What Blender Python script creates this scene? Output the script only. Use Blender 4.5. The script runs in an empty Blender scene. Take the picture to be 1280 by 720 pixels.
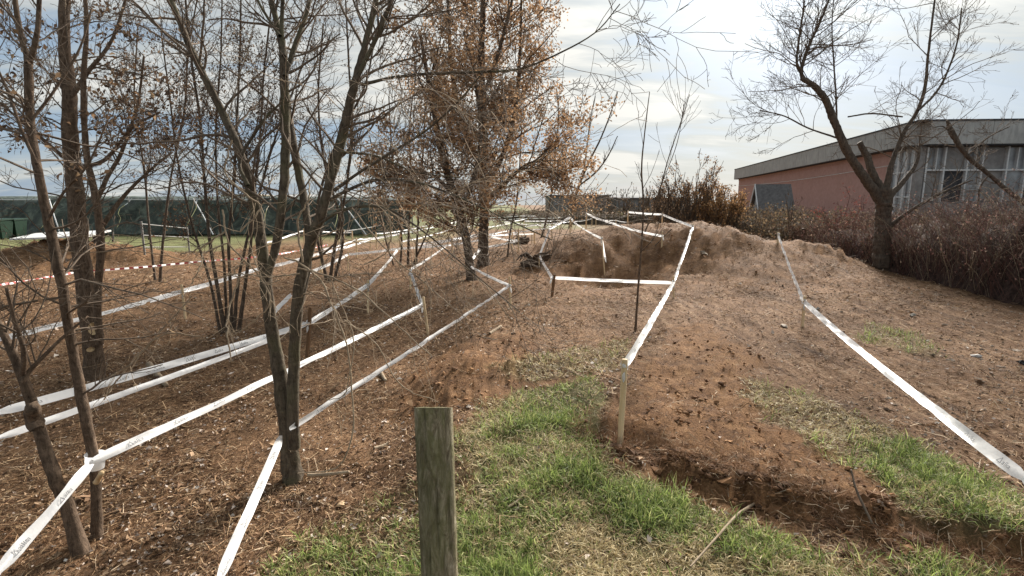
import bpy, math, random
import numpy as np
from mathutils import Vector

rng = np.random.default_rng(11)
random.seed(5)
scene = bpy.context.scene
COL = scene.collection

# ------------------------------------------------------------------ camera
CAM_Z = 1.75
PITCH = math.radians(9.3)
cam_d = bpy.data.cameras.new('camera')
cam_d.sensor_width = 36.0
cam_d.lens = 18.0
cam_d.clip_start = 0.05
cam_d.clip_end = 3000
cam = bpy.data.objects.new('camera', cam_d)
COL.objects.link(cam)
cam.location = (0, 0, CAM_Z)
cam.rotation_euler = (math.pi / 2 - PITCH, 0, 0)
scene.camera = cam

# ------------------------------------------------------------------ light
SUN_EL, SUN_AZ = math.radians(28), math.radians(26)      # azimuth to the right of the view axis (+Y)
sun_dir = Vector((math.sin(SUN_AZ) * math.cos(SUN_EL), math.cos(SUN_AZ) * math.cos(SUN_EL), math.sin(SUN_EL)))
sun_l = bpy.data.lights.new('sun', 'SUN')
sun_l.energy = 5.0
sun_l.angle = math.radians(22)
sun_l.color = (1.0, 0.94, 0.86)
sun = bpy.data.objects.new('sun', sun_l)
COL.objects.link(sun)
sun.rotation_euler = sun_dir.to_track_quat('Z', 'Y').to_euler()

scene.view_settings.view_transform = 'Standard'
scene.view_settings.look = 'None'
scene.view_settings.gamma = 1
scene.view_settings.use_curve_mapping = False
scene.view_settings.exposure = 1.28

world = bpy.data.worlds.new('World')
scene.world = world
world.use_nodes = True


class NT:
    """small helper to wire shader nodes"""
    def __init__(self, tree):
        self.t = tree
        tree.nodes.clear()

    def n(self, kind, **kw):
        node = self.t.nodes.new(kind)
        for k, v in kw.items():
            if k.startswith('i_'):
                key = k[2:]
                key = int(key) if key.isdigit() else key.replace('_', ' ')
                sock = node.inputs[key]
                if isinstance(v, bpy.types.NodeSocket):
                    self.t.links.new(v, sock)
                else:
                    sock.default_value = v
            else:
                setattr(node, k, v)
        return node

    def link(self, a, b):
        self.t.links.new(a, b)

    def math(self, op, a, b=None, c=None, clamp=False):
        m = self.n('ShaderNodeMath', operation=op, use_clamp=clamp)
        for i, v in enumerate((a, b, c)):
            if v is None:
                continue
            if isinstance(v, bpy.types.NodeSocket):
                self.link(v, m.inputs[i])
            else:
                m.inputs[i].default_value = v
        return m.outputs[0]

    def mix(self, f, a, b, blend='MIX'):
        m = self.n('ShaderNodeMix', data_type='RGBA', blend_type=blend)
        for sock, v in ((m.inputs[0], f), (m.inputs[6], a), (m.inputs[7], b)):
            if isinstance(v, bpy.types.NodeSocket):
                self.link(v, sock)
            elif isinstance(v, (int, float)):
                sock.default_value = v
            else:
                sock.default_value = (*v, 1) if len(v) == 3 else v
        return m.outputs[2]

    def ramp(self, f, stops):
        r = self.n('ShaderNodeValToRGB')
        el = r.color_ramp.elements
        while len(el) < len(stops):
            el.new(0.5)
        for e, (p, c) in zip(el, stops):
            e.position = p
            e.color = (*c, 1) if len(c) == 3 else c
        self.link(f, r.inputs[0])
        return r.outputs[0]

    def noise(self, vec, scale, detail=4, rough=0.55, dist=0.0):
        n = self.n('ShaderNodeTexNoise')
        n.inputs['Scale'].default_value = scale
        n.inputs['Detail'].default_value = detail
        n.inputs['Roughness'].default_value = rough
        n.inputs['Distortion'].default_value = dist
        if vec is not None:
            self.link(vec, n.inputs['Vector'])
        return n.outputs[0]

    def mapping(self, vec, scale=(1, 1, 1), rot=(0, 0, 0), loc=(0, 0, 0)):
        m = self.n('ShaderNodeMapping')
        m.inputs['Scale'].default_value = scale
        m.inputs['Rotation'].default_value = rot
        m.inputs['Location'].default_value = loc
        self.link(vec, m.inputs['Vector'])
        return m.outputs[0]


def build_world():
    nt = NT(world.node_tree)
    sky = nt.n('ShaderNodeTexSky', sky_type='NISHITA', sun_disc=False)
    sky.sun_elevation = SUN_EL
    sky.sun_rotation = SUN_AZ
    sky.air_density = 1.0
    sky.dust_density = 1.5
    tc = nt.n('ShaderNodeTexCoord')
    sep = nt.n('ShaderNodeSeparateXYZ')
    nt.link(tc.outputs['Generated'], sep.inputs[0])
    z = nt.math('ADD', nt.math('MAXIMUM', sep.outputs[2], 0.0), 0.16)
    u = nt.math('DIVIDE', sep.outputs[0], z)
    v = nt.math('DIVIDE', sep.outputs[1], z)
    comb = nt.n('ShaderNodeCombineXYZ', i_0=u, i_1=v)
    p = comb.outputs[0]
    # streaky high cloud, drawn out along one wind direction
    m1 = nt.mapping(p, (0.36, 1.0, 1), (0, 0, math.radians(-62)), (3.1, 0.7, 0))
    n1 = nt.noise(m1, 1.25, 7, 0.55, 0.6)
    m2 = nt.mapping(p, (0.42, 1.9, 1), (0, 0, math.radians(-54)), (9.2, 4.4, 0))
    n2 = nt.noise(m2, 3.4, 6, 0.6, 0.5)
    nn = nt.math('ADD', nt.math('MULTIPLY', n1, 0.75), nt.math('MULTIPLY', n2, 0.25))
    cover = nt.n('ShaderNodeMapRange', interpolation_type='SMOOTHSTEP')
    cover.inputs[1].default_value = 0.38
    cover.inputs[2].default_value = 0.60
    cover.inputs[3].default_value = 0.90
    cover.inputs[4].default_value = 0.99
    nt.link(nn, cover.inputs[0])
    thick = nt.ramp(nn, [(0.42, (1.45, 1.95, 2.55)), (0.475, (1.95, 2.34, 2.70)), (0.525, (2.6, 2.78, 2.80)), (0.60, (4.0, 3.96, 3.72))])
    # brightening of the cloud veil around the hidden sun
    dot = nt.n('ShaderNodeVectorMath', operation='DOT_PRODUCT')
    nt.link(tc.outputs['Generated'], dot.inputs[0])
    dot.inputs[1].default_value = sun_dir
    g = nt.math('MAXIMUM', dot.outputs['Value'], 0.0)
    g1 = nt.math('MULTIPLY', nt.math('POWER', g, 34.0), 1.15)
    g2 = nt.math('MULTIPLY', nt.math('POWER', g, 5.0), 0.14)
    glow = nt.math('ADD', nt.math('ADD', g1, g2), 0.84)
    cl = nt.n('ShaderNodeVectorMath', operation='SCALE')
    nt.link(thick, cl.inputs[0])
    nt.link(glow, cl.inputs[3])
    col = nt.mix(cover.outputs[0], sky.outputs[0], cl.outputs[0])
    bg = nt.n('ShaderNodeBackground', i_0=col)
    bg.inputs[1].default_value = 0.1
    out = nt.n('ShaderNodeOutputWorld')
    nt.link(bg.outputs[0], out.inputs[0])


build_world()


# ------------------------------------------------------------------ helpers
def tag(o, label=None, cat=None, group=None, kind=None):
    if label:
        o['label'] = label
    if cat:
        o['category'] = cat
    if group:
        o['group'] = group
    if kind:
        o['kind'] = kind
    return o


def empty(name, loc=(0, 0, 0)):
    o = bpy.data.objects.new(name, None)
    o.empty_display_size = 0.2
    o.location = loc
    COL.objects.link(o)
    return o


def make_mesh(name, V, polys, material, parent=None, smooth=True, tint=None, attrs=None):
    """V (n,3) world coordinates; polys = list of (m,k) index arrays"""
    V = np.asarray(V, dtype=np.float64)
    if parent is not None:
        q = parent
        while q is not None:
            V = V - np.array(q.location)
            q = q.parent
    me = bpy.data.meshes.new(name)
    me.vertices.add(len(V))
    me.vertices.foreach_set('co', V.astype(np.float32).ravel())
    polys = [np.asarray(p, dtype=np.int32) for p in polys if len(p)]
    loops = np.concatenate([p.ravel() for p in polys])
    counts = np.concatenate([np.full(len(p), p.shape[1], dtype=np.int32) for p in polys])
    starts = np.concatenate([[0], np.cumsum(counts)[:-1]]).astype(np.int32)
    me.loops.add(len(loops))
    me.loops.foreach_set('vertex_index', loops)
    me.polygons.add(len(counts))
    me.polygons.foreach_set('loop_start', starts)
    me.polygons.foreach_set('loop_total', counts)
    me.polygons.foreach_set('use_smooth', np.full(len(counts), smooth, dtype=bool))
    if tint is not None:
        a = me.color_attributes.new('tint', 'FLOAT_COLOR', 'POINT')
        c = np.ones((len(V), 4), dtype=np.float32)
        c[:, :tint.shape[1]] = tint
        a.data.foreach_set('color', c.ravel())
    me.update(calc_edges=True)
    if material:
        me.materials.append(material)
    o = bpy.data.objects.new(name, me)
    COL.objects.link(o)
    if parent is not None:
        o.parent = parent
    return o


def boxes(name, specs, material, parent=None, bevel=0.0):
    """specs: list of (origin, ex, ey, ez) oriented boxes given by corner and 3 edge vectors"""
    Vs, Fs = [], []
    for i, (o, ex, ey, ez) in enumerate(specs):
        o, ex, ey, ez = (np.array(a, float) for a in (o, ex, ey, ez))
        b = len(Vs) * 8
        Vs.append(np.array([o, o + ex, o + ex + ey, o + ey, o + ez, o + ex + ez, o + ex + ey + ez, o + ey + ez]))
        Fs.append(np.array([[0, 3, 2, 1], [4, 5, 6, 7], [0, 1, 5, 4], [1, 2, 6, 5], [2, 3, 7, 6], [3, 0, 4, 7]]) + b)
    return make_mesh(name, np.concatenate(Vs), [np.concatenate(Fs)], material, parent, smooth=False)


# value noise -------------------------------------------------------------
_perm = rng.permutation(4096)
_val = rng.random(4096)


def vnoise(x, y, seed=0):
    xi = np.floor(x).astype(np.int64)
    yi = np.floor(y).astype(np.int64)
    fx = x - xi
    fy = y - yi
    fx = fx * fx * fx * (fx * (fx * 6 - 15) + 10)
    fy = fy * fy * fy * (fy * (fy * 6 - 15) + 10)

    def h(a, b):
        return _val[_perm[(_perm[(a + seed * 131) & 4095] + b) & 4095]]
    v00, v10, v01, v11 = h(xi, yi), h(xi + 1, yi), h(xi, yi + 1), h(xi + 1, yi + 1)
    return ((v00 * (1 - fx) + v10 * fx) * (1 - fy) + (v01 * (1 - fx) + v11 * fx) * fy) * 2 - 1


def fbm(x, y, oct=4, seed=0, gain=0.5):
    s, a, t = 0, 1.0, 0
    for i in range(oct):
        s = s + a * vnoise(x * 2 ** i + 17.3 * i, y * 2 ** i - 9.1 * i, seed + i)
        t += a
        a *= gain
    return s / t


def sstep(a, b, x):
    t = np.clip((x - a) / (b - a), 0, 1)
    return t * t * (3 - 2 * t)


# ------------------------------------------------------------------ terrain
def bank_s(x, y):
    """signed distance to the cut edge of the raised soil strip (positive on its far side)"""
    return (x - 0.50) * 0.60 + (y - 3.62) * 0.80 + 0.17 * vnoise(x * 1.7, y * 1.7, 40) + 0.07 * vnoise(x * 6, y * 6, 41) + 0.03 * vnoise(x * 15, y * 15, 42)


def H(x, y):
    x = np.asarray(x, float)
    y = np.asarray(y, float)
    z = 0.05 * fbm(x * 0.35, y * 0.35, 3, 3) * sstep(0, 3, y)
    # the ground falls away to the wood on the left
    xe = -0.22 - 0.085 * (y - 2.5)
    fall = sstep(0.05, -0.75, x - xe + 0.10 * vnoise(x * 1.1, y * 1.1, 8))
    z = z - 0.24 * fall * (1 - 0.75 * sstep(6, 12, y))
    # swell of turf in front
    z = z + 0.07 * np.exp(-((x - 0.35) / 0.8) ** 2 - ((y - 3.3) / 1.3) ** 2)
    # raised strip of dug soil with a cut face toward the viewer
    s = bank_s(x, y)
    al = sstep(0.40, 0.75, x) * (1 - sstep(2.2, 3.6, x))
    z = z + al * ((0.115 + 0.06 * vnoise(x * 2.3, y * 2.3, 44)) * sstep(-0.05, 0.10, s) * np.exp(-(np.maximum(s - .1, 0) / 1.0) ** 2) - 0.02 * np.exp(-((s + 0.08) / 0.08) ** 2))
    # tilled ridge left of centre
    r = np.hypot((x + 0.55) / 1.3, (y - 5.4) / 0.55)
    z = z + 0.10 * np.exp(-r * r)
    # the big mound / berm behind the pit
    dx, dy = x - 5.5, y - 14.2
    z = z + 1.04 * np.exp(-(dx / np.where(dx > 0, 2.6, 2.6)) ** 2 - (dy / np.where(dy > 0, 4.2, 3.0)) ** 2) * (1 + 0.10 * vnoise(x * 0.9, y * 0.9, 12))
    dx, dy = x - 2.2, y - 15.6
    z = z + 0.72 * np.exp(-(dx / 2.6) ** 2 - (dy / 1.9) ** 2)
    # pit
    dx, dy = x - 2.7, y - 12.0
    z = z - 0.42 * np.exp(-(dx / 1.7) ** 2 - (dy / 1.0) ** 2)
    # spill of earth near the hedge
    z = z + 0.34 * np.exp(-((x - 7.9) / 0.75) ** 2 - ((y - 13.3) / 0.8) ** 2)
    # slight rise toward the hedge on the right
    z = z + 0.02 * sstep(6, 9, x) * sstep(4, 8, y)
    # heap of soil far left
    r2 = ((x + 13.6) / 3.0) ** 2 + ((y - 16.0) / 1.2) ** 2
    z = z + 0.62 * np.exp(-r2) * (1 + 0.25 * vnoise(x * 1.5, y * 1.5, 77))
    r2 = ((x + 8.2) / 2.2) ** 2 + ((y - 18.5) / 1.0) ** 2
    z = z + 0.28 * np.exp(-r2)
    return z


CP, SP = math.cos(PITCH), math.sin(PITCH)


def ray(px, py):
    a = (px - 640) / 640.0
    v = (py - 360) / 640.0
    return np.array([a, CP - v * SP, -SP - v * CP])      # camera-depth of 1 per unit t


def R(px, py, hgt=0.0, tmax=400):
    """first point on the line of sight that is hgt above the ground"""
    d = ray(px, py)
    t = np.concatenate([np.arange(1.0, 30, 0.01), np.arange(30, tmax, 0.1)])
    z = CAM_Z + d[2] * t
    g = H(d[0] * t, d[1] * t) + hgt
    idx = np.argmax(z <= g)
    if z[idx] > g[idx]:
        idx = len(t) - 1
    tt = t[idx]
    return np.array([d[0] * tt, d[1] * tt, z[idx]])


def G(px, py):
    p = R(px, py)
    p[2] = float(H(p[0], p[1]))
    return p


def PY(px, py, Y):
    d = ray(px, py)
    t = Y / d[1]
    return np.array([d[0] * t, Y, CAM_Z + d[2] * t])


def camdepth(p):
    return p[1] * CP + (CAM_Z - p[2]) * SP


def poly_world(pxs):
    return np.array([G(a, b)[:2] for a, b in pxs])


def in_poly(P, x, y):
    c = np.zeros(x.shape, bool)
    n = len(P)
    for i in range(n):
        x1, y1 = P[i]
        x2, y2 = P[(i + 1) % n]
        cond = (y1 > y) != (y2 > y)
        with np.errstate(divide='ignore', invalid='ignore'):
            xi = (x2 - x1) * (y - y1) / (y2 - y1 + 1e-12) + x1
        c ^= cond & (x < xi)
    return c


POLY = {
    'grass': [poly_world(p) for p in (
        [(600, 520), (640, 492), (745, 474), (765, 500), (740, 545), (790, 592), (850, 622), (920, 652), (1010, 690), (1060, 719), (1120, 800), (555, 800), (560, 700), (600, 620), (590, 570)],
        [(1092, 545), (1150, 552), (1250, 610), (1300, 640), (1300, 690), (1200, 660), (1100, 612)],
        [(1000, 718), (1160, 698), (1235, 730), (1300, 800), (1000, 800)])],
    'thin': [poly_world(p) for p in (
        [(340, 719), (350, 690), (440, 630), (520, 590), (600, 520), (620, 640), (580, 800), (330, 800)],
        [(940, 480), (1010, 490), (1110, 540), (1180, 600), (1100, 600), (1000, 548), (945, 512)],
        [(610, 462), (700, 440), (785, 425), (772, 468), (660, 480)],
        [(1080, 400), (1150, 420), (1180, 450), (1080, 430)])],
    'straw': [poly_world(p) for p in (
        [(930, 478), (1010, 490), (1115, 540), (1095, 565), (1000, 548), (940, 512)],
        [(690, 660), (860, 690), (1060, 690), (1240, 725), (1240, 800), (640, 800)],
        [(640, 452), (785, 425), (772, 466), (660, 478)],
        [(590, 500), (650, 495), (640, 530), (590, 600), (575, 560)])],
    'dirt': [poly_world(p) for p in (
        [(752, 548), (785, 480), (835, 415), (875, 398), (940, 440), (960, 530), (1095, 575), (1095, 615), (1200, 655), (1300, 700), (1300, 770), (1200, 705), (1050, 672), (930, 645), (840, 615), (780, 572)],
        [(480, 490), (560, 440), (640, 415), (680, 430), (640, 470), (750, 472), (640, 490), (590, 515), (540, 520)],
        [(575, 560), (610, 580), (600, 640), (560, 660)])],
}


def zone(kind, x, y, wob=0.12):
    wob = wob * (2.4 if kind == 'dirt' else 1.3)
    xx = x + wob * fbm(x * 2.2, y * 2.2, 4, 21, 0.65)
    yy = y + wob * fbm(x * 2.2, y * 2.2, 4, 31, 0.65)
    m = np.zeros(x.shape, bool)
    for P in POLY[kind]:
        m |= in_poly(P, xx, yy)
    return m


def soft_zone(kind, x, y):
    a = zone(kind, x, y, 0.10).astype(float)
    a += zone(kind, x + 0.03, y, 0.16)
    a += zone(kind, x, y + 0.04, 0.22)
    a += zone(kind, x - 0.04, y - 0.03, 0.05)
    return a / 4


def rough_dirt(x, y):
    """broken soil: pit walls, heap and berm flank"""
    a = np.exp(-((x - 2.6) / 2.6) ** 2 - ((y - 12.9) / 1.9) ** 2)
    b = np.exp(-((x + 13.6) / 3.2) ** 2 - ((y - 15.7) / 1.3) ** 2)
    c = np.exp(-((x + 8.2) / 2.4) ** 2 - ((y - 18.3) / 1.1) ** 2)
    d = np.exp(-((x - 7.9) / 1.0) ** 2 - ((y - 13.2) / 1.0) ** 2)
    return np.clip(1.5 * np.maximum(np.maximum(np.maximum(a, b), c), d), 0, 1)


def H_fine(x, y, dirt, rough, grass):
    """relief of clods, litter and wheel marks on top of the large forms"""
    f = 0.032 * fbm(x * 4, y * 4, 5, 51, 0.65)
    cl = fbm(x * 7, y * 7, 3, 61)
    f = f + dirt * (0.06 * np.abs(cl) + 0.05 * np.abs(fbm(x * 14, y * 14, 3, 66, 0.7)) - 0.02)
    cr = fbm(x * 1.6, y * 1.6, 4, 71)
    mnd = np.exp(-((x - 5.0) / 3.2) ** 2 - ((y - 13.5) / 3.2) ** 2)
    f = f + mnd * (0.17 * fbm(x * 1.9, y * 1.9, 5, 95, 0.65) + 0.05 * fbm(x * 8, y * 8, 2, 97))
    f = f + rough * (0.24 * np.abs(cr) + 0.07 * fbm(x * 6, y * 6, 2, 75) - 0.04)
    f = f + grass * 0.02 * fbm(x * 4, y * 4, 3, 81)
    tr = sstep(2.0, 3.2, x) * sstep(2, 4, y) * (1 - sstep(12, 16, y))
    f = f + tr * 0.034 * fbm((x + 0.12 * y) * 5.0, y * 0.45, 3, 91) * (1 - grass)
    return f


# ------------------------------------------------------------------ materials
MATS = {}


def principled(nt, col, rough=0.9, bump=None, bump_d=0.01, bump_s=1.0, spec=0.2):
    b = nt.n('ShaderNodeBsdfPrincipled')
    if isinstance(col, bpy.types.NodeSocket):
        nt.link(col, b.inputs['Base Color'])
    else:
        b.inputs['Base Color'].default_value = (*col, 1)
    if isinstance(rough, bpy.types.NodeSocket):
        nt.link(rough, b.inputs['Roughness'])
    else:
        b.inputs['Roughness'].default_value = rough
    b.inputs['Specular IOR Level'].default_value = spec
    if bump is not None:
        bn = nt.n('ShaderNodeBump')
        bn.inputs['Distance'].default_value = bump_d
        bn.inputs['Strength'].default_value = bump_s
        nt.link(bump, bn.inputs['Height'])
        nt.link(bn.outputs[0], b.inputs['Normal'])
    return b


def new_mat(name):
    m = bpy.data.materials.new(name)
    m.use_nodes = True
    MATS[name] = m
    return m, NT(m.node_tree)


def finish(nt, bsdf):
    o = nt.n('ShaderNodeOutputMaterial')
    nt.link(bsdf.outputs[0], o.inputs[0])


def speckle_mat(name, a, b, scale=20, rough=0.9, bump=0.4, bump_d=0.01, stretch=(1, 1, 1), c=None, spec=0.2, lo=0.35, hi=0.65):
    m, nt = new_mat(name)
    tc = nt.n('ShaderNodeTexCoord')
    v = nt.mapping(tc.outputs['Object'], stretch)
    n = nt.noise(v, scale, 6, 0.65)
    stops = [(lo, a), (hi, b)]
    if c:
        stops.append((hi + 0.1, c))
    col = nt.ramp(n, stops)
    n2 = nt.noise(tc.outputs['Object'], scale * 0.13, 3)
    col = nt.mix(nt.math('MULTIPLY', n2, 0.35), col, (0.35, 0.33, 0.3), 'MULTIPLY')
    finish(nt, principled(nt, col, rough, n, bump_d, bump, spec))
    return m


def tint_mat(name, trans=0.0, rough=0.8, gain=1.0, spec=0.2):
    m, nt = new_mat(name)
    at = nt.n('ShaderNodeAttribute', attribute_name='tint')
    b = principled(nt, at.outputs['Color'], rough, spec=spec)
    if trans:
        t = nt.n('ShaderNodeBsdfTranslucent')
        nt.link(at.outputs['Color'], t.inputs[0])
        mx = nt.n('ShaderNodeMixShader')
        mx.inputs[0].default_value = trans
        nt.link(b.outputs[0], mx.inputs[1])
        nt.link(t.outputs[0], mx.inputs[2])
        b = mx
    finish(nt, b)
    return m


def ground_mat():
    m, nt = new_mat('ground_soil')
    tc = nt.n('ShaderNodeTexCoord')
    P = tc.outputs['Object']
    at = nt.n('ShaderNodeAttribute', attribute_name='tint')
    sp = nt.n('ShaderNodeSeparateColor')
    nt.link(at.outputs['Color'], sp.inputs[0])
    grass, dirt, track = sp.outputs[0], sp.outputs[1], sp.outputs[2]
    field = at.outputs['Alpha']
    big = nt.noise(P, 0.55, 5, 0.6)
    mid = nt.noise(P, 6.0, 6, 0.7)
    fine = nt.noise(P, 55.0, 5, 0.75)
    fib = nt.noise(nt.mapping(P, (1, 0.35, 1), (0, 0, 0.6)), 38, 5, 0.8, 1.2)
    litter = nt.ramp(fib, [(0.37, (0.062, 0.032, 0.016)), (0.49, (0.215, 0.118, 0.060)), (0.62, (0.37, 0.232, 0.130)), (0.74, (0.48, 0.38, 0.28))])
    litter = nt.mix(nt.ramp(big, [(0.38, (0, 0, 0)), (0.64, (1, 1, 1))]), litter, nt.mix(0.40, litter, (0.22, 0.130, 0.072)))
    litter = nt.mix(nt.ramp(mid, [(0.35, (0.55, 0.55, 0.55)), (0.6, (0, 0, 0))]), litter, (0.095, 0.056, 0.034))
    soil = nt.ramp(nt.math('ADD', nt.math('MULTIPLY', mid, 0.55), nt.math('MULTIPLY', fine, 0.45)),
                   [(0.38, (0.070, 0.034, 0.017)), (0.48, (0.180, 0.093, 0.043)), (0.57, (0.265, 0.146, 0.070)), (0.67, (0.37, 0.225, 0.120))])
    # trodden track with wheel streaks running away from the viewer
    st = nt.noise(nt.mapping(P, (1.0, 0.10, 1), (0, 0, math.radians(-7))), 7.5, 6, 0.7, 0.4)
    st2 = nt.noise(nt.mapping(P, (1.0, 0.3, 1), (0, 0, math.radians(-7))), 34, 4, 0.75)
    tr = nt.ramp(nt.math('ADD', nt.math('MULTIPLY', st, 0.6), nt.math('MULTIPLY', st2, 0.4)),
                 [(0.39, (0.066, 0.035, 0.019)), (0.49, (0.195, 0.113, 0.063)), (0.58, (0.315, 0.200, 0.120)), (0.69, (0.46, 0.35, 0.25))])
    turf = nt.ramp(mid, [(0.35, (0.075, 0.066, 0.030)), (0.55, (0.15, 0.140, 0.058)), (0.7, (0.25, 0.215, 0.105))])
    meadow = nt.ramp(nt.noise(P, 1.2, 5, 0.7), [(0.3, (0.11, 0.115, 0.05)), (0.55, (0.155, 0.175, 0.070)), (0.72, (0.26, 0.24, 0.12))])
    blot = nt.noise(P, 1.7, 6, 0.7)
    tr = nt.mix(nt.ramp(blot, [(0.40, (0.75, 0.75, 0.75)), (0.56, (0, 0, 0))]), tr, nt.mix(0.6, tr, (0.12, 0.062, 0.032)))
    col = nt.mix(track, litter, tr)
    col = nt.mix(dirt, col, soil)
    col = nt.mix(grass, col, turf)
    col = nt.mix(field, meadow, col)
    bmp = nt.math('ADD', nt.math('MULTIPLY', fib, 0.6), nt.math('MULTIPLY', fine, 0.5))
    hum = nt.noise(P, 0.9, 5, 0.65)
    col = nt.mix(nt.ramp(hum, [(0.36, (0.7, 0.7, 0.7)), (0.52, (0, 0, 0))]), col, nt.mix(0.62, col, (0.055, 0.032, 0.020)))
    finish(nt, principled(nt, col, 0.95, bmp, 0.035, 1.0, 0.1))
    return m


def bark_mat(name, dark, light, moss=None, scale=1.0):
    m, nt = new_mat(name)
    tc = nt.n('ShaderNodeTexCoord')
    P = tc.outputs['Object']
    f = nt.noise(nt.mapping(P, (1, 1, 0.28)), 42 * scale, 6, 0.7, 0.8)
    r = nt.noise(nt.mapping(P, (1, 1, 2.2)), 16 * scale, 4, 0.6)
    big = nt.noise(P, 3.5, 4)
    col = nt.ramp(nt.math('ADD', nt.math('MULTIPLY', f, 0.7), nt.math('MULTIPLY', r, 0.3)), [(0.36, dark), (0.62, light)])
    if moss:
        col = nt.mix(nt.ramp(big, [(0.48, (0, 0, 0)), (0.66, (0.7, 0.7, 0.7))]), col, moss)
    finish(nt, principled(nt, col, 0.92, nt.math('ADD', f, nt.math('MULTIPLY', r, 0.5)), 0.012, 0.9, 0.15))
    return m


ground_mat()
bark_mat('bark_grey', (0.034, 0.026, 0.019), (0.145, 0.115, 0.082), (0.105, 0.098, 0.052))
bark_mat('bark_brown', (0.042, 0.028, 0.019), (0.175, 0.122, 0.084))
bark_mat('bark_dark', (0.036, 0.026, 0.020), (0.135, 0.100, 0.073))
bark_mat('bark_right', (0.038, 0.029, 0.023), (0.140, 0.108, 0.082), None, 0.6)
speckle_mat('twig_brown', (0.095, 0.069, 0.050), (0.195, 0.148, 0.108), 9)
speckle_mat('twig_dark', (0.066, 0.049, 0.036), (0.140, 0.106, 0.079), 9)
speckle_mat('twig_pale', (0.24, 0.175, 0.115), (0.42, 0.33, 0.23), 12)
speckle_mat('twig_red', (0.105, 0.050, 0.042), (0.20, 0.108, 0.086), 9)
tint_mat('leaf_dead', 0.4)
tint_mat('litter', 0.1)
tint_mat('grass_blade', 0.35, 0.6)
tint_mat('clod', 0.0, 0.95)
speckle_mat('stake_wood', (0.58, 0.42, 0.24), (0.80, 0.64, 0.41), 30, 0.75, 0.3, 0.003, (1, 1, 0.06))
speckle_mat('stake_old', (0.11, 0.06, 0.03), (0.22, 0.13, 0.07), 30, 0.85, 0.4, 0.004, (1, 1, 0.1))
speckle_mat('cut_wood', (0.50, 0.33, 0.17), (0.72, 0.54, 0.32), 25, 0.8)


def tape_mat():
    m, nt = new_mat('tape_white')
    tc = nt.n('ShaderNodeTexCoord')
    n = nt.noise(tc.outputs['Object'], 9, 5, 0.6)
    col = nt.ramp(n, [(0.30, (0.74, 0.75, 0.76)), (0.5, (0.90, 0.90, 0.89))])
    b = principled(nt, col, 0.38, nt.noise(tc.outputs['Object'], 24, 4), 0.004, 0.5, 0.4)
    t = nt.n('ShaderNodeBsdfTranslucent')
    nt.link(col, t.inputs[0])
    mx = nt.n('ShaderNodeMixShader')
    mx.inputs[0].default_value = 0.45
    nt.link(b.outputs[0], mx.inputs[1])
    nt.link(t.outputs[0], mx.inputs[2])
    finish(nt, mx)


tape_mat()
speckle_mat('tape_print', (0.12, 0.13, 0.145), (0.24, 0.25, 0.26), 40, 0.6, 0.0)
speckle_mat('tape_red', (0.50, 0.05, 0.05), (0.62, 0.09, 0.08), 40, 0.5, 0.0)

# ------------------------------------------------------------------ ground sheet
def build_ground():
    nx, ny = 550, 410
    y0, y1 = -1.5, 900.0
    wA, wB = 3.0, 1.5
    s0 = math.log(wA) / wB
    s1 = math.log(wA + wB * (y1 - y0)) / wB
    s = np.linspace(s0, s1, ny)
    yy = (np.exp(wB * s) - wA) / wB + y0
    w = wA + wB * (yy - y0)
    u = np.linspace(-1, 1, nx)
    u = np.sign(u) * np.abs(u) ** 1.3
    X = w[:, None] * u[None, :]
    Y = np.repeat(yy[:, None], nx, 1)
    x, y = X.ravel(), Y.ravel()
    near = (y < 14) & (np.abs(x) < 14)
    g = np.zeros(x.shape)
    d = np.zeros(x.shape)
    th = np.zeros(x.shape)
    st = np.zeros(x.shape)
    g[near] = soft_zone('grass', x[near], y[near])
    d[near] = soft_zone('dirt', x[near], y[near])
    th[near] = soft_zone('thin', x[near], y[near])
    st[near] = soft_zone('straw', x[near], y[near])
    rd = rough_dirt(x, y)
    z = H(x, y)
    fine = H_fine(x, y, d, rd, g)
    fade = 1 - sstep(30, 60, y)
    z = z + fine * fade
    # zones: R turf, G bare soil, B trodden track, A = 1 - meadow
    trk = sstep(1.4, 2.8, x + 0.08 * y + 0.5 * fbm(x * .6, y * .6, 3, 5)) * sstep(1.5, 3, y) * (1 - sstep(13, 18, y))
    trk = np.clip(trk * (1 - 0.5 * rd), 0, 1)
    mnd = np.exp(-((x - 5.2) / 3.6) ** 2 - ((y - 12.2) / 3.4) ** 2)
    rd = np.maximum(rd, 0)
    soil = np.clip(np.maximum(np.maximum(d, 0.8 * mnd * sstep(-.25, .35, fbm(x * .8, y * .8, 4, 17))), rd * (0.55 + 0.45 * fbm(x * .9, y * .9, 3, 15))), 0, 1)
    # bare patches along the wood track
    soil = np.maximum(soil, 0.75 * sstep(0.05, 0.45, fbm(x * 0.33, y * 0.33, 4, 19)) * sstep(6, 9, y) * sstep(2.0, -3.5, x))
    turf = np.clip(g + 0.35 * th + 0.2 * st, 0, 1)
    far = sstep(-9, -14, x - 0.0 * y) * sstep(18.5, 20, y + 0.6 * fbm(x * .4, y * .4, 3, 25))
    far = np.maximum(far, sstep(22, 30, y) * sstep(-2, -6, x))
    far = np.maximum(far, sstep(34, 40, y) * sstep(9, 2, x))
    A = 1 - 0.9 * far
    i = np.arange((ny - 1) * (nx - 1))
    r, c = i // (nx - 1), i % (nx - 1)
    a = r * nx + c
    quads = np.stack([a, a + 1, a + nx + 1, a + nx], 1)
    tint = np.stack([turf, soil, trk, A], 1)
    o = make_mesh('ground', np.stack([x, y, z], 1), [quads], MATS['ground_soil'], tint=tint)
    tag(o, 'brown earth and leaf litter ground with bare soil and turf', 'ground', kind='structure')


build_ground()


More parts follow.
